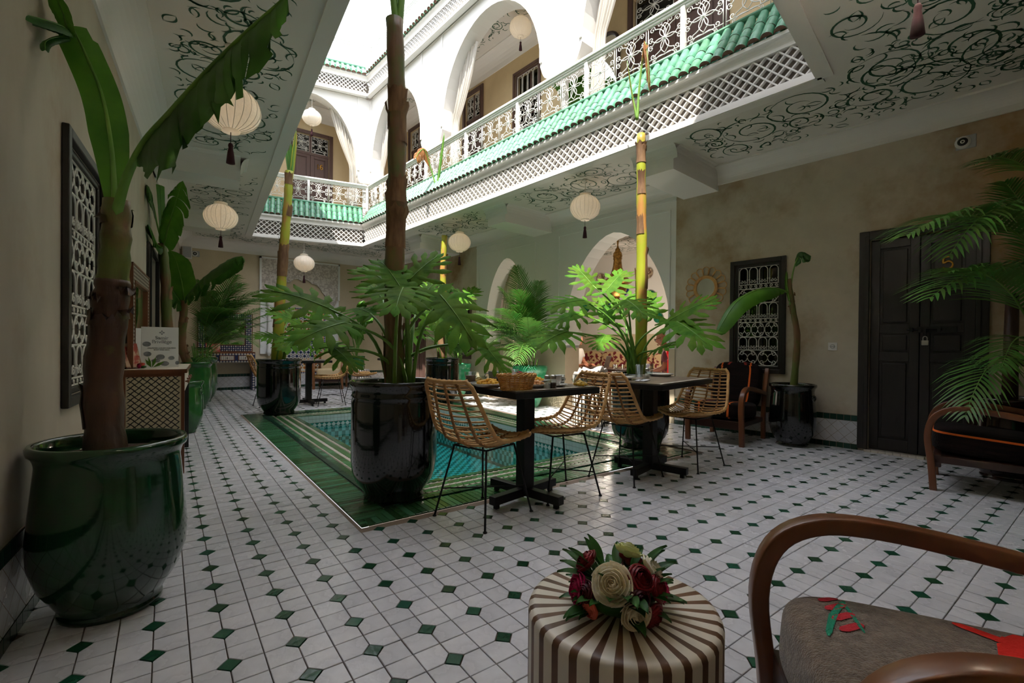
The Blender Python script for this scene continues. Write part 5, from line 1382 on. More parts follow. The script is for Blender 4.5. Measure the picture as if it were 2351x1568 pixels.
on_seat(seg(-.09,-.145,-.03,-.03),.02,'woolscarlet'); on_seat(seg(-.09,-.145,-.2,-.06),.02,'woolscarlet')
# striped drum table
o=thing('drum_table','round drum table with radiating ivory and walnut stripes in the foreground','table',T(.848,.705,.006)); R_=.216; H_=.45; N_=30
def drum(a0,a1,rr): return [(R_,0.0),(R_,H_-.03),(R_,H_-.014),(R_-.004,H_-.005),(R_-.014,H_),(R_-.03,H_),(.0,H_)]
sw=[];si=[]
for kind,frac0,frac1,mt in (('stave_walnut',0,.40,'stripwood'),('stave_ivory',.40,1,'ivory')):
    m=MB(); a=2*pi/N_; m.lathe(drum(0,0,0),4,0,None,True,a*frac0,a*frac1); me=m.mesh(kind,K[mt])
    for i in range(N_): obj(kind,me,o,Matrix.Rotation(a*i,4,'Z'))
# bone-inlay desk by the left wall
def lattice_mat_panel(mb,w,h,M,px=.05,pz=.046,t=.005,mat=0):
    # black ogee trellis on a cream panel: w along x, h along z, drawn on y=0 facing -y
    for sg in (1,-1):
        k=int((w+h*px/pz)/px)+2
        for i in range(-k,k*2):
            pts=[]
            n=int(h/pz*4)
            for j in range(n+1):
                z=h*j/n; x=i*px+sg*z*px/pz+.0025*sin(2*pi*j/4)
                pts.append((x,z))
            for (xa,za),(xb,zb) in zip(pts,pts[1:]):
                if min(xa,xb)<0 or max(xa,xb)>w: continue
                mb.add([(xa-t,0,za),(xa+t,0,za),(xb+t,0,zb),(xb-t,0,zb)],[(0,1,2,3)],mat,False,M)
DW=.50; DL=1.12; DH=.83
# desk frame: x away from the wall, y along it towards the back, origin at wall/near/floor
DM=frame((-.258,4.55,.006),(1,-.06))   # local x into the room, local y towards the far end
DW=.385
o=tag(empty('inlaid_desk',DM),'console desk with black trellis on cream side panel by the left wall','desk')
m=MB(); m.bx(0,DW,0,.025,0,DH-.03); m.build('side_panel',K['panelcream'],o)
m=MB(); lattice_mat_panel(m,DW-.05,DH-.08,T(.025,-.0015,.025)); stuff(m.build('trellis_inlay',K['panelblack'],o))
m=MB(); 
for (a,b,c,d) in ((0,.022,0,DH-.03),(DW-.022,DW,0,DH-.03),(.022,DW-.022,DH-.055,DH-.03),(.022,DW-.022,0,.022)): m.bx(a,b,-.006,.03,c,d)
m.build('edge_strip',K['wood'],o)
m=MB(); m.bx(0,DW,DL-.025,DL,0,DH-.03); m.build('side_panel',K['panelblack'],o)
m=MB(); m.bx(-.0,DW+.012,-.012,DL+.012,DH-.03,DH); m.build('desktop',K['bone'],o,bev=.003)
m=MB(); m.bx(-.002,DW+.016,-.016,-.01,DH-.03,DH+.001); m.bx(DW+.01,DW+.016,-.016,DL+.014,DH-.03,DH+.001); m.build('edge_strip',K['wood'],o)
m=MB(); m.bx(.02,DW-.02,.03,DL-.03,DH-.19,DH-.03); m.build('body',K['wooddk'],o)
for k in range(3):
    y0=.03+k*(DL-.06)/3; y1=y0+(DL-.06)/3-.012
    m=MB(); m.bx(DW-.02,DW-.002,y0,y1,DH-.185,DH-.035); dr_=m.build('drawer',K['bone'],o,bev=.004)
    m=MB(); m.lathe([(0,.03),(.016,.028),(.018,.02),(.008,.012),(.007,0)],12,M=T(DW-.002,(y0+y1)/2,DH-.11)@Ry(90)); m.build('knob',K['wood'],dr_)
# mirror with bone inlay frame leaning on the wall above the desk
def inlay_frame(root,w,h,t,cols,pitch,mat_bg,mat_fg,wood='wood'):
    m=MB()
    for (a,b,c,d) in ((-w/2,w/2,0,t),(-w/2,w/2,h-t,h),(-w/2,-w/2+t,t,h-t),(w/2-t,w/2,t,h-t)): m.bx(a,b,-.03,0,c,d)
    f=m.build('frame',K[mat_bg],root); g=MB(); nx=int(w/pitch); nz=int(h/pitch)
    for i in range(nx):
        for j in range(nz):
            x=-w/2+(i+.5)*w/nx; z=(j+.5)*h/nz
            if abs(x)>w/2-t or z<t or z>h-t:
                e=pitch*.42; sx=1 if (i+j)%2==0 else .55
                g.add([(x-e*sx,-.0315,z),(x,-.0315,z-e),(x+e*sx,-.0315,z),(x,-.0315,z+e)],[(0,1,2,3)])
    stuff(g.build('inlay',K[mat_fg],f))
    m=MB()
    for q in ((w,h,0),(w-2*t,h-2*t,t)):
        for (a,b,c,d) in ((-q[0]/2-.008,q[0]/2+.008,q[2]-.008,q[2]+.008),(-q[0]/2-.008,q[0]/2+.008,q[2]+q[1]-.008,q[2]+q[1]+.008),(-q[0]/2-.008,-q[0]/2+.008,q[2],q[2]+q[1]),(q[0]/2-.008,q[0]/2+.008,q[2],q[2]+q[1])): m.bx(a,b,-.036,0,c,d)
    m.build('frame_edge',K[wood],root)
    m=MB(); m.bx(-w/2+t,w/2-t,-.016,-.01,t,h-t); m.build('mirror_glass',K['mirror'],root)
o=thing('bone_inlay_mirror','tall mirror in pale bone inlay frame standing on the trellis desk','mirror',FV(LWF,-2.63,.847,.03)); inlay_frame(o,1.1,.82,.13,0,.03,'bonegap','bone')
# far console and mirror with blue star inlay
CX=3.83; o=thing('inlaid_console','blue and white star inlaid console table against the far wall','console table',FV(BWF,CX,.006,.0)); w=1.06; h=.84; d=.36
m=MB(); m.bx(-w/2,w/2,-d,0,h-.03,h); m.build('top',K['wood'],o); m=MB(); m.bx(-w/2,w/2,-d,-.01,h-.22,h-.03); m.build('apron',K['blueinlay'],o)
for s in (-1,1):
    m=MB(); m.bx(s*w/2-.06*(s>0),s*w/2+.06*(s<0),-d,-.02,0,h-.22); lg=m.build('leg',K['blueinlay'],o)
    g=MB()
    for k in range(11):
        z=.03+k*.055; x=s*w/2-s*.03
        for e1,e2 in ((.02,.007),(.007,.02)): g.add([(x-e1,-d-.001,z-e2),(x+e1,-d-.001,z-e2),(x+e1,-d-.001,z+e2),(x-e1,-d-.001,z+e2)],[(0,1,2,3)])
    stuff(g.build('star_inlay',K['bone'],lg))
g=MB()
for k in range(19):
    x=-w/2+.03+k*(w-.06)/18
    for z in (h-.045,h-.205):
        for e1,e2 in ((.02,.007),(.007,.02)): g.add([(x-e1,-d-.001,z-e2),(x+e1,-d-.001,z-e2),(x+e1,-d-.001,z+e2),(x-e1,-d-.001,z+e2)],[(0,1,2,3)])
stuff(g.build('star_inlay',K['bone'],o))
for k in range(3):
    x=-w/2+.19+k*.34; m=MB(); m.bx(x-.14,x+.14,-d-.012,-d,h-.18,h-.07); dd=m.build('drawer',K['wood'],o,bev=.004)
    g=MB(); g.bx(x-.122,x+.122,-d-.0135,-d-.012,h-.166,h-.084,0)
    g.build('drawer_inlay',K['bone'],dd); g=MB()
    for i in range(7):
        for j in range(3): 
            xx=x-.105+.035*i; zz=h-.15+.025*j; g.add([(xx-.012,-d-.0142,zz),(xx,-d-.0142,zz-.01),(xx+.012,-d-.0142,zz),(xx,-d-.0142,zz+.01)],[(0,1,2,3)])
    stuff(g.build('drawer_dots',K['blueinlay'],dd))
    m=MB(); m.sphere((x,-d-.022,h-.125),.014,8,6); m.build('knob',K['wooddk'],dd)
o=thing('star_inlay_mirror','landscape mirror in blue and white inlay frame above the far console','mirror',FV(BWF,CX,.856,.02)); inlay_frame(o,1.02,.84,.14,0,.042,'blueinlay','bone')
o=tag(MB().bx(-.13,.13,-.008,0,0,.19).build('picture_card',K['photo'],None,FV(BWF,4.08,.85,.28)@Rx(-12)),'small colourful picture card propped on the far console','card')
# ---------------------------------------------------------------- carved niche and mosaic panel on the far wall
o=thing('carved_niche','carved white plaster niche with lobed arch and columns on the far wall','niche',FV(BWF,2.29,.80,.0))
W2=.87
for a,b in ((-W2,-.60),(.60,W2)): MB().bx(a,b,-.05,0,.0,1.32).build('pilaster',K['archwhite'],o)
def lobes(x):
    u=abs(x)/.60; n=7; base=1.15+.62*sqrt(max(0,1-u*u)); return base-.035+.05*abs(sin(u*pi*2.5))
m=MB(); xs=[-.60+1.2*i/60 for i in range(61)]
for a,b in zip(xs,xs[1:]): m.add([(a,-.06,lobes(a)),(b,-.06,lobes(b)),(b,-.06,2.2),(a,-.06,2.2),(a,0,lobes(a)),(b,0,lobes(b))],[(0,1,2,3),(0,4,5,1)])
m.bx(-W2,-.60,-.06,0,1.32,2.2); m.bx(.60,W2,-.06,0,1.32,2.2); m.build('carved_spandrel',K['carved'],o)
m=MB(); 
for s in (-1,1):
    m.bx(s*W2-.02,s*W2+.02,-.075,0,1.32,2.22)
m.bx(-W2-.02,W2+.02,-.075,0,2.18,2.22); m.build('carved_border',K['archwhite'],o)
for s in (-1,1):
    m=MB(); m.lathe([(.05,.06),(.05,.1),(.034,.14),(.032,1.1),(.05,1.16),(.045,1.2)],14,M=T(s*.70,-.11,0)); m.build('column',K['archwhite'],o)
    m=MB(); m.lathe([(.045,1.16),(.06,1.2),(.09,1.3),(.12,1.36),(.12,1.4)],14,M=T(s*.70,-.11,0)); m.build('capital',K['carved'],o)
    m=MB(); m.lathe([(.02,-.04),(.04,.0),(.06,.02),(.06,.06)],14,M=T(s*.70,-.11,0)); m.build('corbel',K['archwhite'],o)
o=thing('mosaic_panel','orange and blue star mosaic panel set inside the carved niche','mosaic',FV(BWF,2.29,.30,.0)); w=1.18; h=1.62
m=MB(); m.bx(-w/2,w/2,-.02,0,0,h); m.build('bed',K['mosaic_w'],o)
m=MB()
for q,(mt) in enumerate((0,1)):
    t=.04+.05*q
    n=int(w/.045)
    for i in range(n):
        x=-w/2+(i+.5)*w/n
        for z in (t*.6+.02,h-t*.6-.02): m.bx(x-.016,x+.016,-.024,-.02,z-.015,z+.015,q)
    n=int(h/.045)
    for i in range(n):
        z=(i+.5)*h/n
        for s in (-1,1): m.bx(s*(w/2-t*.6-.02)-.015,s*(w/2-t*.6-.02)+.015,-.024,-.02,z-.016,z+.016,q)
stuff(m.build('border_mosaic',[K['mosaic_b'],K['mosaic_o']],o))
m=MB(); rg=random.Random(3)
def star(cx,cz,r,mt,n=8):
    pts=[]
    for i in range(2*n): a=pi*i/n; rr=r if i%2==0 else r*.55; pts.append((cx+rr*cos(a),-.0245,cz+rr*sin(a)))
    m.add(pts,[tuple(range(2*n))[::-1]],mt)
nx=11; nz=15; pw=(w-.24)/nx; ph=(h-.24)/nz
for i in range(nx):
    for j in range(nz):
        x=-w/2+.12+(i+.5)*pw; z=.12+(j+.5)*ph; dc=hypot(x,z-h*.42)
        blue=dc<.30 or (int(dc*9)%3==0 and rg.random()<.6)
        m.add([(x-pw*.48,-.0222,z),(x,-.0222,z-ph*.48),(x+pw*.48,-.0222,z),(x,-.0222,z+ph*.48)],[(0,1,2,3)],1 if blue else 0)
        star(x,z,pw*.27,3 if (i+j)%2 else (4 if not blue else 2))
        star(x+pw/2,z+ph/2,pw*.2,3)
stuff(m.build('star_mosaic',[K['mosaic_o'],K['mosaic_b'],K['mosaic_w'],K['mosaic_k'],K['mosaic_r']],o))
# far striped stool, plant stand and strelitzia
o=thing('striped_stool','small striped stool beside the cream armchair under a green pot','stool',T(3.62,10.7,.006))
for kind,f0,f1,mt in (('stave_dark',0,.4,'wooddk'),('stave_ivory',.4,1,'ivory')):
    m=MB(); a=2*pi/24; m.lathe([(.2,0),(.2,.46),(.0,.47)],2,0,None,True,a*f0,a*f1); me=m.mesh(kind,K[mt])
    for i in range(24): obj(kind,me,o,Matrix.Rotation(a*i,4,'Z'))
o=thing('potted_strelitzia','green pot with broad paddle leaves behind the striped stool','potted plant',T(3.72,11.3,.006)); make_pot(o,.2,.75,'tall','greenglaze2'); bpy.context.view_layer.update()
for k in range(9):
    a=k*2.4; r=.15+.35*random.random(); h=1.0+.75*random.random(); banana_leaf(o,[(0,0,.7),(r*.25*cos(a),r*.25*sin(a),h*.75),(r*.8*cos(a),r*.8*sin(a),h+.25),(r*1.5*cos(a),r*1.5*sin(a),h+.35)],.17,(cos(a)*.4,sin(a)*.4,.8),.5,1,k,'leafb',stalk=.45,w0=.15)
# ---------------------------------------------------------------- things on the tables
TZ=.7825
def item(name,label,cat,x,y,z=TZ,h=0,group=None): return thing(name,label,cat,T(x,y,z)@Rz(h),group)
def plate(label,x,y,r=.125,group='white plates',oval=1.0,h=0,mt='porcelain'):
    o=item('plate',label,'plate',x,y,h=h,group=group); m=MB(); m.lathe([(0,.006),(r*.55,.004),(r*.6,.0),(r*.66,.0),(r*.7,.008),(r,.02),(r*1.0,.024),(r*.68,.013),(r*.6,.009),(0,.009)],32,M=Sc(oval,1,1)); m.build('dish',K[mt],o); return o
def heap(o,name,mt,n,rx,ry,s,z0=.012,seed=1,jag=.3,cx=0,cy=0):
    rg=random.Random(seed); m=MB()
    for k in range(n):
        a=rg.uniform(0,6.28); q=rg.random()**.5; p=(cx+rx*q*cos(a),cy+ry*q*sin(a),z0+(1-q)*s*1.6+rg.uniform(0,s*.4))
        m.sphere(p,(s*rg.uniform(.6,1.3),s*rg.uniform(.6,1.3),s*rg.uniform(.5,.9)),7,5)
    return stuff(m.build(name,K[mt],o))
def glass(label,x,y,r,h,fill=None,fh=.6,inv=False,flare=1.15,z=TZ,name='drinking_glass',group=None):
    o=item(name,label,'glass',x,y,z,group=group); m=MB(); t=.003
    pr=[(0,0),(r,0),(r*flare,h),(r*flare-t,h),(r-t,.008),(0,.008)]
    if inv: pr=[(a,h-b) for a,b in pr]
    m.lathe(pr,20); m.build('glass_wall',K['clearglass'],o)
    if fill:
        m=MB(); m.lathe([(0,.0085),(r-t*1.3,.0085),(lerp(r,r*flare,fh)-t*1.4,h*fh),(0,h*fh)],20); m.build('drink',K[fill],o)
    return o
def shaker(label,x,y,fill,group='salt and pepper shakers'):
    o=item('shaker',label,'shaker',x,y,group=group); m=MB(); m.lathe([(0,0),(.02,0),(.021,.05),(.016,.062),(.0,.064)],8,smooth=False); m.build('bottle',K['clearglass'],o)
    m=MB(); m.lathe([(0,.002),(.0185,.002),(.019,.036),(0,.037)],8); m.build('contents',K[fill],o)
    m=MB(); m.lathe([(.018,.06),(.019,.075),(.014,.084),(0,.086)],14); m.build('cap',K['steel'],o)
def bowl(label,x,y,fill,group='glass bowls of pineapple'):
    o=item('fruit_bowl',label,'bowl',x,y,group=group); m=MB(); m.lathe([(0,0),(.03,0),(.05,.03),(.058,.05),(.055,.05),(.046,.03),(.027,.006),(0,.006)],18,smooth=False); m.build('bowl_wall',K['clearglass'],o); heap(o,'pineapple_pieces',fill,40,.036,.036,.013,.012,3)
def cup(label,x,y,h=0,saucer=True,mt='porcelain',s=1):
    o=item('cup',label,'cup',x,y,h=h); z=.012 if saucer else 0
    m=MB(); m.lathe([(0,z),(.024*s,z),(.034*s,z+.03*s),(.038*s,z+.062*s),(.035*s,z+.062*s),(.03*s,z+.03*s),(.02*s,z+.006),(0,z+.006)],24); c=m.build('cup_body',K[mt],o)
    m=MB(); m.tube([(.035*s+.0,0,z+.05*s),(.055*s,0,z+.05*s),(.06*s,0,z+.035*s),(.05*s,0,z+.02*s),(.032*s,0,z+.018*s)],.0045,6); m.build('handle',K[mt],c)
    if saucer:
        m=MB(); m.lathe([(0,.003),(.04,.0),(.075,.014),(.074,.017),(.04,.006),(0,.007)],26); m.build('saucer',K[mt],o)
# bread basket: woven staves and rim
o=item('bread_basket','oval wicker bread basket lined with paper on the breakfast table','basket',1.70,2.235,h=-8); a_,b_=.125,.075
m=MB()
for k in range(7):
    z=.006+.011*k; f=.80+.025*k
    m.tube([(a_*f*cos(2*pi*i/40)*(1+.012*(-1)**(i+k)),b_*f*sin(2*pi*i/40)*(1+.02*(-1)**(i+k)),z) for i in range(40)],.005,5,closed=True)
m.build('weave',K['basket'],o)
m=MB()
for i in range(22): t=2*pi*i/22; m.tube([(a_*.79*cos(t),b_*.79*sin(t),0),(a_*.97*cos(t),b_*.97*sin(t),.082)],.0045,5)
m.build('stave',K['basket'],o); m=MB()
for ph in (0,pi): m.tube([(a_*(1.0+.025*cos(i*1.1+ph))*cos(2*pi*i/60),b_*(1.0+.04*cos(i*1.1+ph))*sin(2*pi*i/60),.088+.006*sin(i*1.1+ph)) for i in range(60)],.0065,5,closed=True)
m.build('rim',K['basket'],o); m=MB(); m.lathe([(0,.004),(.098,.004)],20,M=Sc(1,.6,1)); m.build('base',K['basket'],o)
m=MB()
for (x,y,s) in ((-.035,-.03,.07),(.055,-.025,.045),(.0,.03,.06)): m.add([(x-s*.7,y-.01,.05),(x+s*.8,y-.015,.05),(x,y+.01,.05+s),(x+.02,y+.03,.05)],[(0,1,2),(1,3,2),(3,0,2)])
m.build('paper_liner',K['napkin'],o)
p=plate('oval plate of scrambled eggs with olives left of the bread basket',1.70,2.52,.13,oval=1.15); heap(p,'scrambled_egg','egg',60,.09,.07,.014,.02,2)
m=MB(); 
for q in ((.03,-.05),(.055,-.03)): m.sphere((q[0],q[1],.045),.013,8,6)
m.build('olive',K['olive'],p)
heap(p,'tomato','omelet',8,.03,.02,.012,.025,5,cx=.05,cy=.01)
p=plate('plate of folded omelette and salad beside the salt shaker',1.90,2.33,.105); heap(p,'omelette','omelet',30,.06,.04,.013,.018,4,cx=.02); heap(p,'salad','salad',26,.04,.03,.013,.018,6,cx=-.05,cy=.03)
p=plate('plate of eggs at the back of the breakfast table',2.13,2.58,.11); heap(p,'scrambled_egg','egg',30,.06,.05,.014,.02,7)
glass('glass of pale pink smoothie at the left corner of the breakfast table',1.66,2.70,.032,.085,'smoothie',.72,flare=1.3)
glass('glass of orange juice in front of the small posy',1.955,2.60,.028,.10,'juice',.42,flare=1.15,group='glasses of orange juice')
glass('wider glass of orange juice right of the posy',2.02,2.52,.034,.085,'juice',.5,flare=1.2,group='glasses of orange juice')
glass('glass mug of milky drink behind the pineapple bowl',2.16,2.36,.036,.07,'milk',.85,flare=1.12)
bowl('glass bowl of pineapple at the back left of the breakfast table',1.76,2.745,'pine'); bowl('glass bowl of pineapple at the right front corner of the breakfast table',2.20,2.20,'pine')
shaker('glass shaker with white salt on the breakfast table',1.905,2.19,'salt'); shaker('glass shaker with dark pepper on the breakfast table',1.95,2.185,'pepper'); shaker('glass salt shaker beside the upturned glasses',3.30,2.50,'salt')
cup('white cup on a saucer right of the pepper shaker',2.07,2.29,-30); cup('large grey mug behind the plate of eggs',1.865,2.70,120,False,'porcgrey',1.35)
m=MB(); m.grid(lambda u,v:(.12*(u-.5),.09*(v-.5),.004+.012*sin(u*5)*sin(v*4)**2),8,8); tag(m.build('napkin',K['napkin'],None,T(1.72,2.33,TZ)@Rz(15)),'crumpled paper napkin in front of the plate of eggs','napkin')
# second table
glass('upturned ribbed glass left of a pair on the second table',3.36,2.63,.036,.11,None,inv=True,flare=.8,group='upturned glasses'); glass('upturned ribbed glass right of a pair on the second table',3.50,2.63,.037,.115,None,inv=True,flare=.8,group='upturned glasses')
plate('white plate nearer the chair back on the second table',2.97,2.50,.115); plate('white plate in front of the right black pot rim',3.62,2.60,.12)
o=item('napkin','folded napkin under a fork on the second table','napkin',2.98,2.30,h=20); m=MB(); m.box((0,0,.004),(.17,.07,.008)); m.build('cloth',K['napkin'],o,bev=.003)
o=item('fork','steel fork lying on the folded napkin','fork',2.98,2.30,TZ+.0085,h=24); m=MB(); m.tube([(-.09,0,.003),(.0,0,.004),(.05,0,.008)],.003,6); m.build('handle',K['steel'],o)
m=MB()
for k in range(4): m.tube([(.048,-.002+.0,.008),(.06,-.009+.006*k,.006),(.095,-.009+.006*k,.01)],.0016,5)
m.build('tines',K['steel'],o)
# ---------------------------------------------------------------- flowers
def rose_mesh(mt,seed,open_=1.0):
    rg=random.Random(seed); m=MB()
    for k in range(7):
        r0=(.10,.20,.31,.44,.60,.76,.9)[k]; n=(2,3,3,4,5,5,6)[k]; wd=(3.3,2.5,2.4,2.0,1.75,1.6,1.4)[k]; hh=(.52,.58,.60,.58,.52,.42,.30)[k]; cu=max(0,k-1)*.06*open_
        for i in range(n):
            a=2*pi*i/n+k*1.1+rg.uniform(-.25,.25); ti=rg.uniform(-.04,.04)
            def fn(u,v,a=a):
                e=2*u-1; aa=a+e*.5*wd*(1-.12*v); bul=sin(pi*min(1,v*.75+.1))
                r=r0*(.42+.58*bul)+cu*max(0,v-.55)/.45*1.2+.03*e+.05*r0*abs(e)**2*v
                z=-.25+(hh+.25)*v*(1-.16*abs(e)**2.2)-cu*1.6*max(0,v-.78)/.22*.5+ti*v
                return (r*cos(aa),r*sin(aa),z)
            m.grid(fn,6,7)
    m.lathe([(0,-.4),(.2,-.36),(.4,-.2),(.35,-.1),(0,-.1)],10)
    return m.mesh('rose',K[mt])
lf=MB(); lf.grid(lambda u,v:(u, (v-.5)*.34*sin(pi*min(1,u*.93+.06))**.9, .10*sin(u*2.6)+.10*abs(v-.5)),10,4); LFM=lf.mesh('leaf',K['leafdark'])
def bouquet(name,label,x,y,z,R,roses,nleaf,seed):
    o=thing(name,label,'flowers',T(x,y,z)); rg=random.Random(seed)
    m=MB(); m.sphere((0,0,R*.35),(R*.72,R*.72,R*.345),16,10); m.build('foam_base',K['leafdark'],o)
    for k,(mt,az,el,s,op) in enumerate(roses):
        d=Vector((cos(az)*cos(el),sin(az)*cos(el),sin(el))); p=Vector((d.x*R*.8,d.y*R*.8,R*.35+d.z*R*.72))
        obj('rose',rose_mesh(mt,seed+k,op),o,orient(p,d.orthogonal(),d)@Sc(s*.95))
    for k in range(nleaf):
        az=rg.uniform(0,6.28); el=rg.uniform(-.3,.8); d=Vector((cos(az)*cos(el),sin(az)*cos(el),sin(el)))
        p=Vector((d.x*R*.55,d.y*R*.55,R*.3+d.z*R*.5)); t=d+Vector((0,0,rg.uniform(-.5,.25)*(1 if el<.6 else 0)))
        l=R*rg.uniform(.5,.8)
        if p.z+t.normalized().z*l<.01: t.z=max(t.z,-(p.z-.015)/l)
        obj('leaf',LFM,o,orient(p,t,d+Vector((0,0,.5)))@Sc(l))
    return o
va=atan2(-.70,-.855)   # direction from the drum table towards the camera
bouquet('rose_bouquet','low bouquet of white, red and pink roses on the striped drum table',.825,.70,.456,.118,[
 ('rosew',va-.12,.62,.046,1.0),('rosew',va+.42,-.02,.036,.9),('roser',va+.75,.72,.036,.5),('roser',va+1.25,.35,.034,.4),('rosed',va+.55,.33,.028,.4),('rosep',va-1.05,.18,.040,.8),
 ('rosec',va-.62,-.12,.024,.2),('roser',va-1.5,.75,.036,.6),('rosey',va+2.5,1.15,.036,.9),('rosew',va+1.75,.62,.038,1.0),('rosed',va-.75,.25,.03,.5),('roser',va+.95,-.18,.032,.4),('rosep',va+1.6,.15,.034,.7),('roser',va+2.8,.4,.034,.6),('rosew',va-2.2,.4,.034,.8)],64,4)
bouquet('rose_bouquet','small posy of white, pink and red roses on the breakfast table',2.05,2.66,TZ,.065,[('rosew',va-.9,.5,.036,.8),('rosep',va+.1,.85,.036,.8),('roser',va-.5,.0,.032,.5),('roser',va+1.0,.3,.036,.5),('rosep',va+1.3,.0,.03,.5),('rosep',va+2.6,.5,.03,.6)],20,9)
# ---------------------------------------------------------------- on the left desk
DZ=.842
o=thing('brochure_stand','white brochure with grey pebbles standing on the trellis desk','brochure',T(-.03,4.80,DZ)@Rz(12)); 
m=MB(); m.bx(-.125,.125,0,.01,0,.33); m.build('card',K['paper'],o)
m=MB(); rg=random.Random(2)
for (x,z,a,b) in ((-.09,.19,.028,.02),(-.085,.11,.026,.02),(.0,.085,.03,.022),(.03,.03,.03,.02),(-.03,.055,.03,.016),(.075,.075,.022,.016),(.115,.035,.014,.016)):
    m.lathe([(0,.0),(1,.0)],16,0,T(x,-.0012,z)@Rx(90)@Sc(a,b,1))
m.build('pebble_print',K['pgrey'],o)
m=MB()
for (x0,z0,x1,z1,w) in ((-.06,.0,-.1,.07,.012),(-.055,.0,-.03,.085,.012),(-.05,.0,.03,.05,.012),(-.06,.0,-.08,.09,.008)):
    dx,dz=x1-x0,z1-z0; l=hypot(dx,dz); nx,nz=-dz/l,dx/l; mx,mz=(x0+x1)/2,(z0+z1)/2
    m.add([(x0,-.0018,z0),(mx-nx*w,-.0018,mz-nz*w),(x1,-.0018,z1),(mx+nx*w,-.0018,mz+nz*w)],[(0,1,2,3)])
m.build('leaf_print',K['leafb'],o)
text('Samir\nPrivilège',.040,K['pgrey'],o,T(.01,-.0006,.225),sp=.8); text('UNLIMITED LUXURY FOR MIND\nBODY AND SOUL',.0135,K['panelblack'],o,T(.01,-.0006,.15),sp=1.1)
m=MB()
for k in range(4): m.lathe([(0,0),(1,0)],8,0,T(.01+.011*cos(k*pi/2),-.001,.285+.011*sin(k*pi/2))@Rx(90)@Sc(.006 if k%2 else .008,.008 if k%2 else .006,1))
m.build('flower_logo',K['pgrey'],o)
o=thing('brochure_stand','second pebble brochure tucked behind the first on the desk','brochure',T(-.115,4.95,DZ)@Rz(30)); MB().bx(-.11,.11,0,.01,0,.32).build('card',K['paper'],o)
m=MB()
for (x,z) in ((.03,.2),(.02,.12),(.04,.05)): m.lathe([(0,0),(1,0)],14,0,T(x,-.0012,z)@Rx(90)@Sc(.03,.02,1))
m.build('pebble_print',K['pgrey'],o)
o=thing('photo_stand','small tilted photo card stand near the inlaid mirror','card',T(-.19,4.72,DZ)@Rz(50)@Rx(-14)); MB().bx(-.07,.07,0,.006,0,.2).build('card',K['photo'],o); MB().bx(-.07,.07,.0,.06,0,.01).build('foot',K['blackmetal'],o)
bouquet('desk_flowers','small red and coral blooms lying beside the brochure on the desk',-.14,4.66,DZ,.035,[('roser',va-.5,.6,.022,.6),('rosec',va+.8,.9,.02,.6),('rosep',va+.1,.2,.02,.6)],5,3)
# ---------------------------------------------------------------- the salon behind the arches
SX0,SX1,SD=.7,8.0,-3.0
m=MB(); m.bx(SX0,SX1,SD-.1,-.32,-.06,-.003,0,RWF); struct(m.build('floor_salon',K['mosw']))
m=MB(); m.bx(SX0,SX1,SD-.2,SD,0,3.3,0,RWF); m.bx(SX0-.2,SX0,SD-.2,-.3,0,3.3,0,RWF); m.bx(SX1,SX1+.2,SD-.2,-.3,0,3.3,0,RWF); struct(m.build('wall_salon_back',K['white']))
m=MB(); m.bx(SX0,SX1,SD,SD+.012,0,1.33,0,RWF); struct(m.build('wall_salon_dado',K['wallB'])); m=MB(); m.bx(SX0,SX1,SD,SD+.03,1.32,1.38,0,RWF); struct(m.build('trim_27',K['white']))
m=MB(); m.bx(SX0-.1,SX1+.1,SD-.2,-.3,3.10,3.3,0,RWF); sc_=struct(m.build('ceiling_salon',K['ceil']))
pm=MB(); scrolls(pm,lambda p:SX0+.3<p[0]<SX1-.3 and SD+.25<p[1]<-.5,(SX0,SX1,SD,-.3),3.098,rng,tries=900,wd=.012)
stuff(pm.build('painted_scrollwork',K['paint'],sc_,RWF))
# banquette sofas with brocade cushions
o=thing('banquette','long low salon banquette with brocade seat behind the arches','sofa',RWF@T(4.4,SD+.45,0))
MB().bx(-3.4,3.4,-.42,.42,0,.25).build('base',K['wood'],o)
for k in range(4):
    m=MB(); superbox(m,.84,.42,.11,.3,32,14); m.build('seat_cushion',K['fabric_red'],o,T(-2.55+1.7*k,0,.36))
for k in range(10):
    m=MB(); superbox(m,.33,.11,.25,.45,28,14); m.build('back_cushion',K['fabric_gold'],o,T(-3.0+.67*k,-.28,.68)@Rx(12))
o=thing('banquette','short salon banquette along the near end of the big arch','sofa',RWF@T(1.93,-1.72,0)@Rz(90)); 
MB().bx(-1.1,1.1,-.36,.36,0,.25).build('base',K['wood'],o); m=MB(); superbox(m,1.08,.36,.11,.3,32,14); m.build('seat_cushion',K['fabric_red'],o,T(0,0,.36))
for k in range(3): m=MB(); superbox(m,.33,.11,.25,.45,28,14); m.build('back_cushion',K['fabric_gold'],o,T(-.7+.7*k,.25,.68)@Rx(-12))
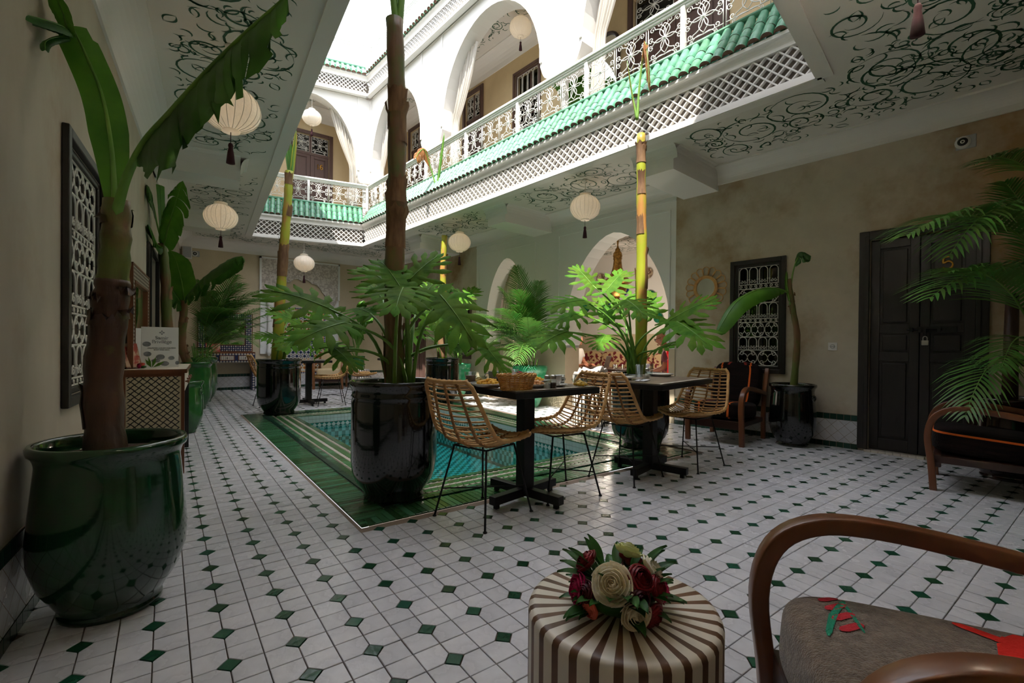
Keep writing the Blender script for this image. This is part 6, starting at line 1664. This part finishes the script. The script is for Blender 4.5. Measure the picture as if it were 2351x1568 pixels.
# low table, laptop, folded garment
o=thing('salon_table','low dark salon table holding a laptop behind the palm','table',RWF@T(3.72,-1.35,.08)); MB().bx(-.55,.55,-.35,.35,.52,.56).build('tabletop',K['wooddk'],o,bev=.005)
for sx in (-1,1):
    for sy in (-1,1): MB().box((sx*.48,sy*.29,.22),(.05,.05,.6)).build('leg',K['wooddk'],o)
o=thing('laptop','open silver laptop on the low salon table','laptop',RWF@T(3.98,-1.35,.642)@Rz(-70)); MB().bx(-.16,.16,-.11,.11,0,.012).build('keyboard_base',K['alu'],o,bev=.003)
m=MB(); m.bx(-.16,.16,0,.008,0,.22); sc2=m.build('lid',K['alu'],o,T(0,-.11,.012)@Rx(16),bev=.003)
m=MB(); m.lathe([(0,0),(1,0)],16,0,T(0,-.0012,.115)@Rx(90)@Sc(.017,.02,1)); m.sphere((.006,-.001,.14),(.004,.0006,.008),6,4); m.build('lid_emblem',K['steel'],sc2)
for x,y,w_ in ((3.72,-1.2,'nearest the arch'),(3.82,-1.28,'beside the laptop'),(3.76,-1.45,'farthest from the arch')): 
    o=thing('salon_glass','small tea glass '+w_+' on the low salon table','glass',RWF@T(x-.2,y,.642),'tea glasses in the salon'); MB().lathe([(0,0),(.025,0),(.03,.07),(.027,.07),(.022,.006),(0,.006)],14).build('glass_wall',K['clearglass'],o)
o=thing('striped_pouf','striped drum stool with a folded grey garment near the salon arch','stool',T(4.55,4.35,.006))
for kind,f0,f1,mt in (('stave_dark',0,.4,'panelblack'),('stave_ivory',.4,1,'ivory')):
    m=MB(); a=2*pi/28; m.lathe([(.24,0),(.24,.66),(.0,.67)],2,0,None,True,a*f0,a*f1); me=m.mesh(kind,K[mt])
    for i in range(28): obj(kind,me,o,Matrix.Rotation(a*i,4,'Z'))
m=MB(); m.grid(lambda u,v:(.26*(u-.5)*2*(1-.15*sin(v*9)),.16*(v-.5)*2,.09*sin(pi*u)**.5*(.6+.4*sin(v*5+u*3))+.02*sin(u*17)),22,14); tag(m.build('folded_garment',K['greycloth'],None,T(4.55,4.35,.676)@Rz(25),solid=.012),'crumpled grey garment lying on the striped drum stool','clothing')
# brass lantern and wall plates
o=thing('brass_lantern','pierced brass lantern hanging inside the big salon arch','lantern',RWF@T(3.62,-1.35,2.32))
MB().lathe([(0,.78),(.06,.77),(.02,.72),(.012,.6),(.02,.56),(.035,.54)],20).build('hanger',K['brass'],o)
MB().lathe([(.035,.54),(.05,.52),(.045,.5),(.075,.46),(.085,.4),(.075,.36),(.085,.35),(.07,.33),(.085,.2),(.12,.08),(.18,.0),(.25,-.06),(.27,-.08),(.25,-.1)],28).build('bell',K['brass'],o)
MB().lathe([(.25,-.1),(.20,-.12),(.185,-.16),(.17,-.24),(.12,-.32),(.06,-.36)],28).build('bowl',K['brass'],o)
MB().lathe([(.06,-.36),(.035,-.38),(.07,-.42),(.085,-.46),(.06,-.52),(.025,-.57),(.012,-.62),(.0,-.68)],20).build('drop',K['brass'],o)
l=bpy.data.lights.new('lamp','POINT'); l.energy=26; l.color=(1,.86,.7); l.shadow_soft_size=.2; lo=bpy.data.objects.new('lamp',l); COL.objects.link(lo); lo.parent=o; lo.location=(0,0,-.85)
for (x,z,r,mt,lb) in ((5.25,2.62,.13,'platebrown','brown patterned plate high left on the salon wall'),(4.60,2.31,.125,'plateblue','cobalt blue plate on the salon wall beside the brass lantern'),(3.95,2.10,.155,'plategreen','emerald green plate on the salon wall right of the trunk'),(4.57,1.80,.11,'platebrown','brown patterned plate low on the salon wall'),(3.74,1.66,.11,'plategreen','green plate lowest at the right of the salon wall'),(5.68,1.98,.12,'plategreen','dark green plate at the left of the salon wall'),(5.05,1.95,.11,'plateblue','blue plate low behind the lit leaf on the salon wall'),(4.0,2.62,.12,'platebrown','brown patterned plate high right on the salon wall')):
    o=tag(MB().lathe([(0,.012),(r*.6,.012),(r*.66,.02),(r*.95,.034),(r,.036),(r*.98,.028),(r*.6,.0),(0,0)],30).build('wall_plate',K[mt],None,RWF@T(x,SD+.003,z)@Rx(-90)),lb,'plate','glazed plates on the salon wall')
for (x,z0,s,lb) in ((2.0,.48,1,'bright red slender torch shaped lamp beside the seated man'),(6.05,.25,.9,'bright red slender lamp at the small arch behind the leaves')):
    o=thing('red_lamp',lb,'lamp',RWF@T(x-.12 if x<3 else x,-.2 if x<3 else -.45,0)); MB().lathe([(0,0),(.06,0),(.05,.02),(.018,.05),(.016,z0),(.035,z0+.02),(.04,z0+.38*s),(.03,z0+.40*s)],14).build('stem',K['redplastic'],o); MB().lathe([(.03,z0+.40*s),(.05,z0+.46*s),(.07,z0+.53*s),(.05,z0+.5*s),(0,z0+.47*s)],14).build('flared_top',K['redplastic'],o)
# ---------------------------------------------------------------- people
def skinned(verts,edges,rad,sub=2):
    me=bpy.data.meshes.new('sk'); me.from_pydata(verts,edges,[]); o=bpy.data.objects.new('sk',me); COL.objects.link(o)
    s=o.modifiers.new('s','SKIN'); 
    for v,r in zip(me.skin_vertices[0].data,rad): v.radius=(r,r) if not isinstance(r,tuple) else r
    me.skin_vertices[0].data[0].use_root=True
    u=o.modifiers.new('u','SUBSURF'); u.levels=sub
    dg=bpy.context.evaluated_depsgraph_get(); dg.update(); em=bpy.data.meshes.new_from_object(o.evaluated_get(dg)); bpy.data.objects.remove(o)
    return em
def mb_from(me,mb,mat=0):
    mb.add([v.co.copy() for v in me.vertices],[tuple(p.vertices) for p in me.polygons],mat,True)
def head(mb,c,M=None,s=1.0):
    Mh=T(*c)@(M or Matrix())@Sc(s)
    def fn(u,v):
        a=2*pi*u; p=pi*v; x=.098*sin(p)*cos(a); y=.076*sin(p)*sin(a); z=-.118*cos(p)
        if z<-.03: k=1-.34*min(1,(-.03-z)/.09); y*=k; x=x*k+.018*(1-k)*3
        if x>0: x+=.004*math.exp(-((z+.0)/.05)**2)
        return (x,y,z)
    mb.grid(fn,24,18,0,True,Mh)
    mb.grid(lambda u,v:(.092+.034*sin(pi*v)**1.5*(1-abs(2*u-1))*(.35+.65*v if v<.9 else .6),.018*(2*u-1)*(.5+.5*(1-v) if v<.2 else 1),.02-.055*v),6,6,0,True,Mh)
    for sy in (-1,1):
        mb.sphere((-.005,sy*.078,-.005),(.022,.010,.034),10,8,0,Mh); mb.sphere((.086,sy*.032,.015),(.012,.016,.009),8,6,0,Mh)
    mb.tube([(.094,-.026,-.062),(.104,0,-.060),(.094,.026,-.062)],.006,6,0,True,False,Mh); mb.tube([(.088,-.018,-.072),(.097,0,-.073),(.088,.018,-.072)],.007,6,0,True,False,Mh)
    return Mh
def person(label,M,shirt,hair,pose,trouser='kilim',glasses=False,longhair=False,hold=True):
    o=thing('person',label,'person',M)
    # seated, x forward, y left; hip at z=.50
    hip=(0,0,.52); nk=(.06,0,1.02); hd=(.13,0,1.17)
    J=[hip,(.01,0,.70),(.03,0,.86),nk,(.09,0,1.09)]
    V=list(J); E=[(0,1),(1,2),(2,3),(3,4)]; Rr=[.125,.12,.14,.062,.05]
    hands=[]
    for sy in (-1,1):
        b=len(V); V+=[(.035,sy*.17,.945),(.06,sy*.215,.74),(.27,sy*.14,.66),(.345,sy*.11,.675),(.40,sy*.10,.685)]; E+=[(2,b),(b,b+1),(b+1,b+2),(b+2,b+3),(b+3,b+4)]; Rr+=[.062,.046,.034,.028,.024]
        for f in range(4):
            k=len(V); oy=(-.03+.02*f); V+=[(.435+.006*(1-abs(f-1.5)),sy*.10+oy,.69),(.462,sy*.10+oy*1.05,.672),(.470,sy*.10+oy,.650)]; E+=[(b+4,k),(k,k+1),(k+1,k+2)]; Rr+=[.0095,.0085,.007]
        k=len(V); V+=[(.395,sy*.10-sy*.035,.70),(.425,sy*.10-sy*.045,.70)]; E+=[(b+4,k),(k,k+1)]; Rr+=[.011,.009]
        b=len(V); V+=[(.06,sy*.10,.50),(.46,sy*.13,.50),(.44,sy*.13,.10),(.47,sy*.13,.05),(.58,sy*.14,.035)]; E+=[(0,b),(b,b+1),(b+1,b+2),(b+2,b+3),(b+3,b+4)]; Rr+=[.095,.07,.045,.04,.032]
    body=MB(); mb_from(skinned(V,E,Rr),body); hm=head(body,hd,Ry(pose)); body.build('body',K['skin'],o)
    sv=[hip,(.01,0,.70),(.03,0,.86),(.05,0,.98)]; se=[(0,1),(1,2),(2,3)]; sr=[.14,.135,.155,.085]
    for sy in (-1,1):
        b=len(sv); sv+=[(.035,sy*.175,.945),(.055,sy*.213,.80)]; se+=[(2,b),(b,b+1)]; sr+=[.073,.06]
    m=MB(); mb_from(skinned(sv,se,sr),m); m.build('shirt',K[shirt],o)
    pv=[(0,0,.50)]; pe=[]; pr=[.135]
    for sy in (-1,1):
        b=len(pv); pv+=[(.06,sy*.10,.50),(.46,sy*.13,.50),(.44,sy*.13,.12)]; pe+=[(0,b),(b,b+1),(b+1,b+2)]; pr+=[.105,.08,.06]
    m=MB(); mb_from(skinned(pv,pe,pr),m); m.build('trousers',K[trouser],o)
    m=MB()
    if longhair:
        m.grid(lambda u,v:(-.018+.108*sin(pi*v*.62+.0)*cos(2*pi*u)*(1 if cos(2*pi*u)<.35 else .7),.092*sin(pi*v*.62)*sin(2*pi*u),.128*cos(pi*v*.62)),20,12,0,True,hm); m.sphere((-.13,0,.05),(.06,.055,.06),12,8,0,hm)
    else:
        m.grid(lambda u,v:(-.012+.106*sin(pi*v*.5)*cos(pi*.35+2*pi*.65*u+pi*.0),.086*sin(pi*v*.5+.3)*sin(pi*.35+2*pi*.65*u),.02-.05*v+.02*sin(u*pi)),16,6,0,True,hm)
    m.build('hair',K[hair],o)
    if glasses:
        m=MB()
        for sy in (-1,1):
            m.tube([(.108,sy*.034+.024*cos(2*pi*i/14),.014+.019*sin(2*pi*i/14)) for i in range(14)],.0028,5,closed=True,M=hm); m.tube([(.106,sy*.058,.018),(.0,sy*.082,.018)],.0026,5,M=hm)
        m.tube([(.11,-.01,.016),(.11,.01,.016)],.0026,5,M=hm); m.build('glasses',K['panelblack'],o)
    return o
bpy.context.view_layer.update()
person('seated bald person in glasses and dusky pink shirt reading papers in salon',RWF@T(2.15,-.70,.0)@Rz(22),'shirtpink','hairgrey',18,glasses=True)
o=tag(MB().bx(-.1,.1,-.14,.14,0,.004).build('paper_sheet',K['paper'],None,RWF@T(2.57,-.53,.70)@Rz(22)@Ry(-12)),'white paper sheets held by the reading person','paper')
person('seated person in white sleeveless top with dark hair working at laptop',RWF@T(4.66,-1.34,.0)@Rz(176),'shirtwhite','hairdark',12,'panelcream',longhair=True)

o=thing('round_pouf','low red brocade pouf under the person at the laptop','stool',RWF@T(4.68,-1.34,0)); m=MB(); superbox(m,.26,.26,.20,.5,30,14); m.build('cushion',K['fabric_red'],o,T(0,0,.2))

# arched mirror and plant upstairs behind the near balustrade
o=thing('arched_mirror','arched mirror in an ornate dark frame upstairs behind the near balustrade','mirror',FV(RWF,2.86,4.75,.02))
pts=[(-.22,0),(-.22,.85)]+[(-.22*cos(pi*i/12),.85+.22*sin(pi*i/12)) for i in range(1,12)]+[(.22,.85),(.22,0)]
m=MB(); m.add([(x,-.02,z) for x,z in pts],[tuple(range(len(pts)))]); m.build('mirror_glass',K['mirror'],o)
m=MB(); m.tube([(x,-.025,z) for x,z in pts],.026,8); m.build('frame',K['wooddk'],o)
o=thing('upstairs_plant','leafy green plant standing upstairs behind the near balustrade','potted plant',RWF@T(3.2,.4,3.726)); make_pot(o,.17,.5,'tall','greenglaze2'); bpy.context.view_layer.update()
for k in range(7):
    a=k*2.4+.5; banana_leaf(o,[(0,0,.45),(.08*cos(a),.08*sin(a),.9),(.24*cos(a),.24*sin(a),1.35),(.42*cos(a),.42*sin(a),1.5)],.13,(cos(a)*.4,sin(a)*.4,.8),.4,1,k,'leafb',stalk=.35,w0=.15)
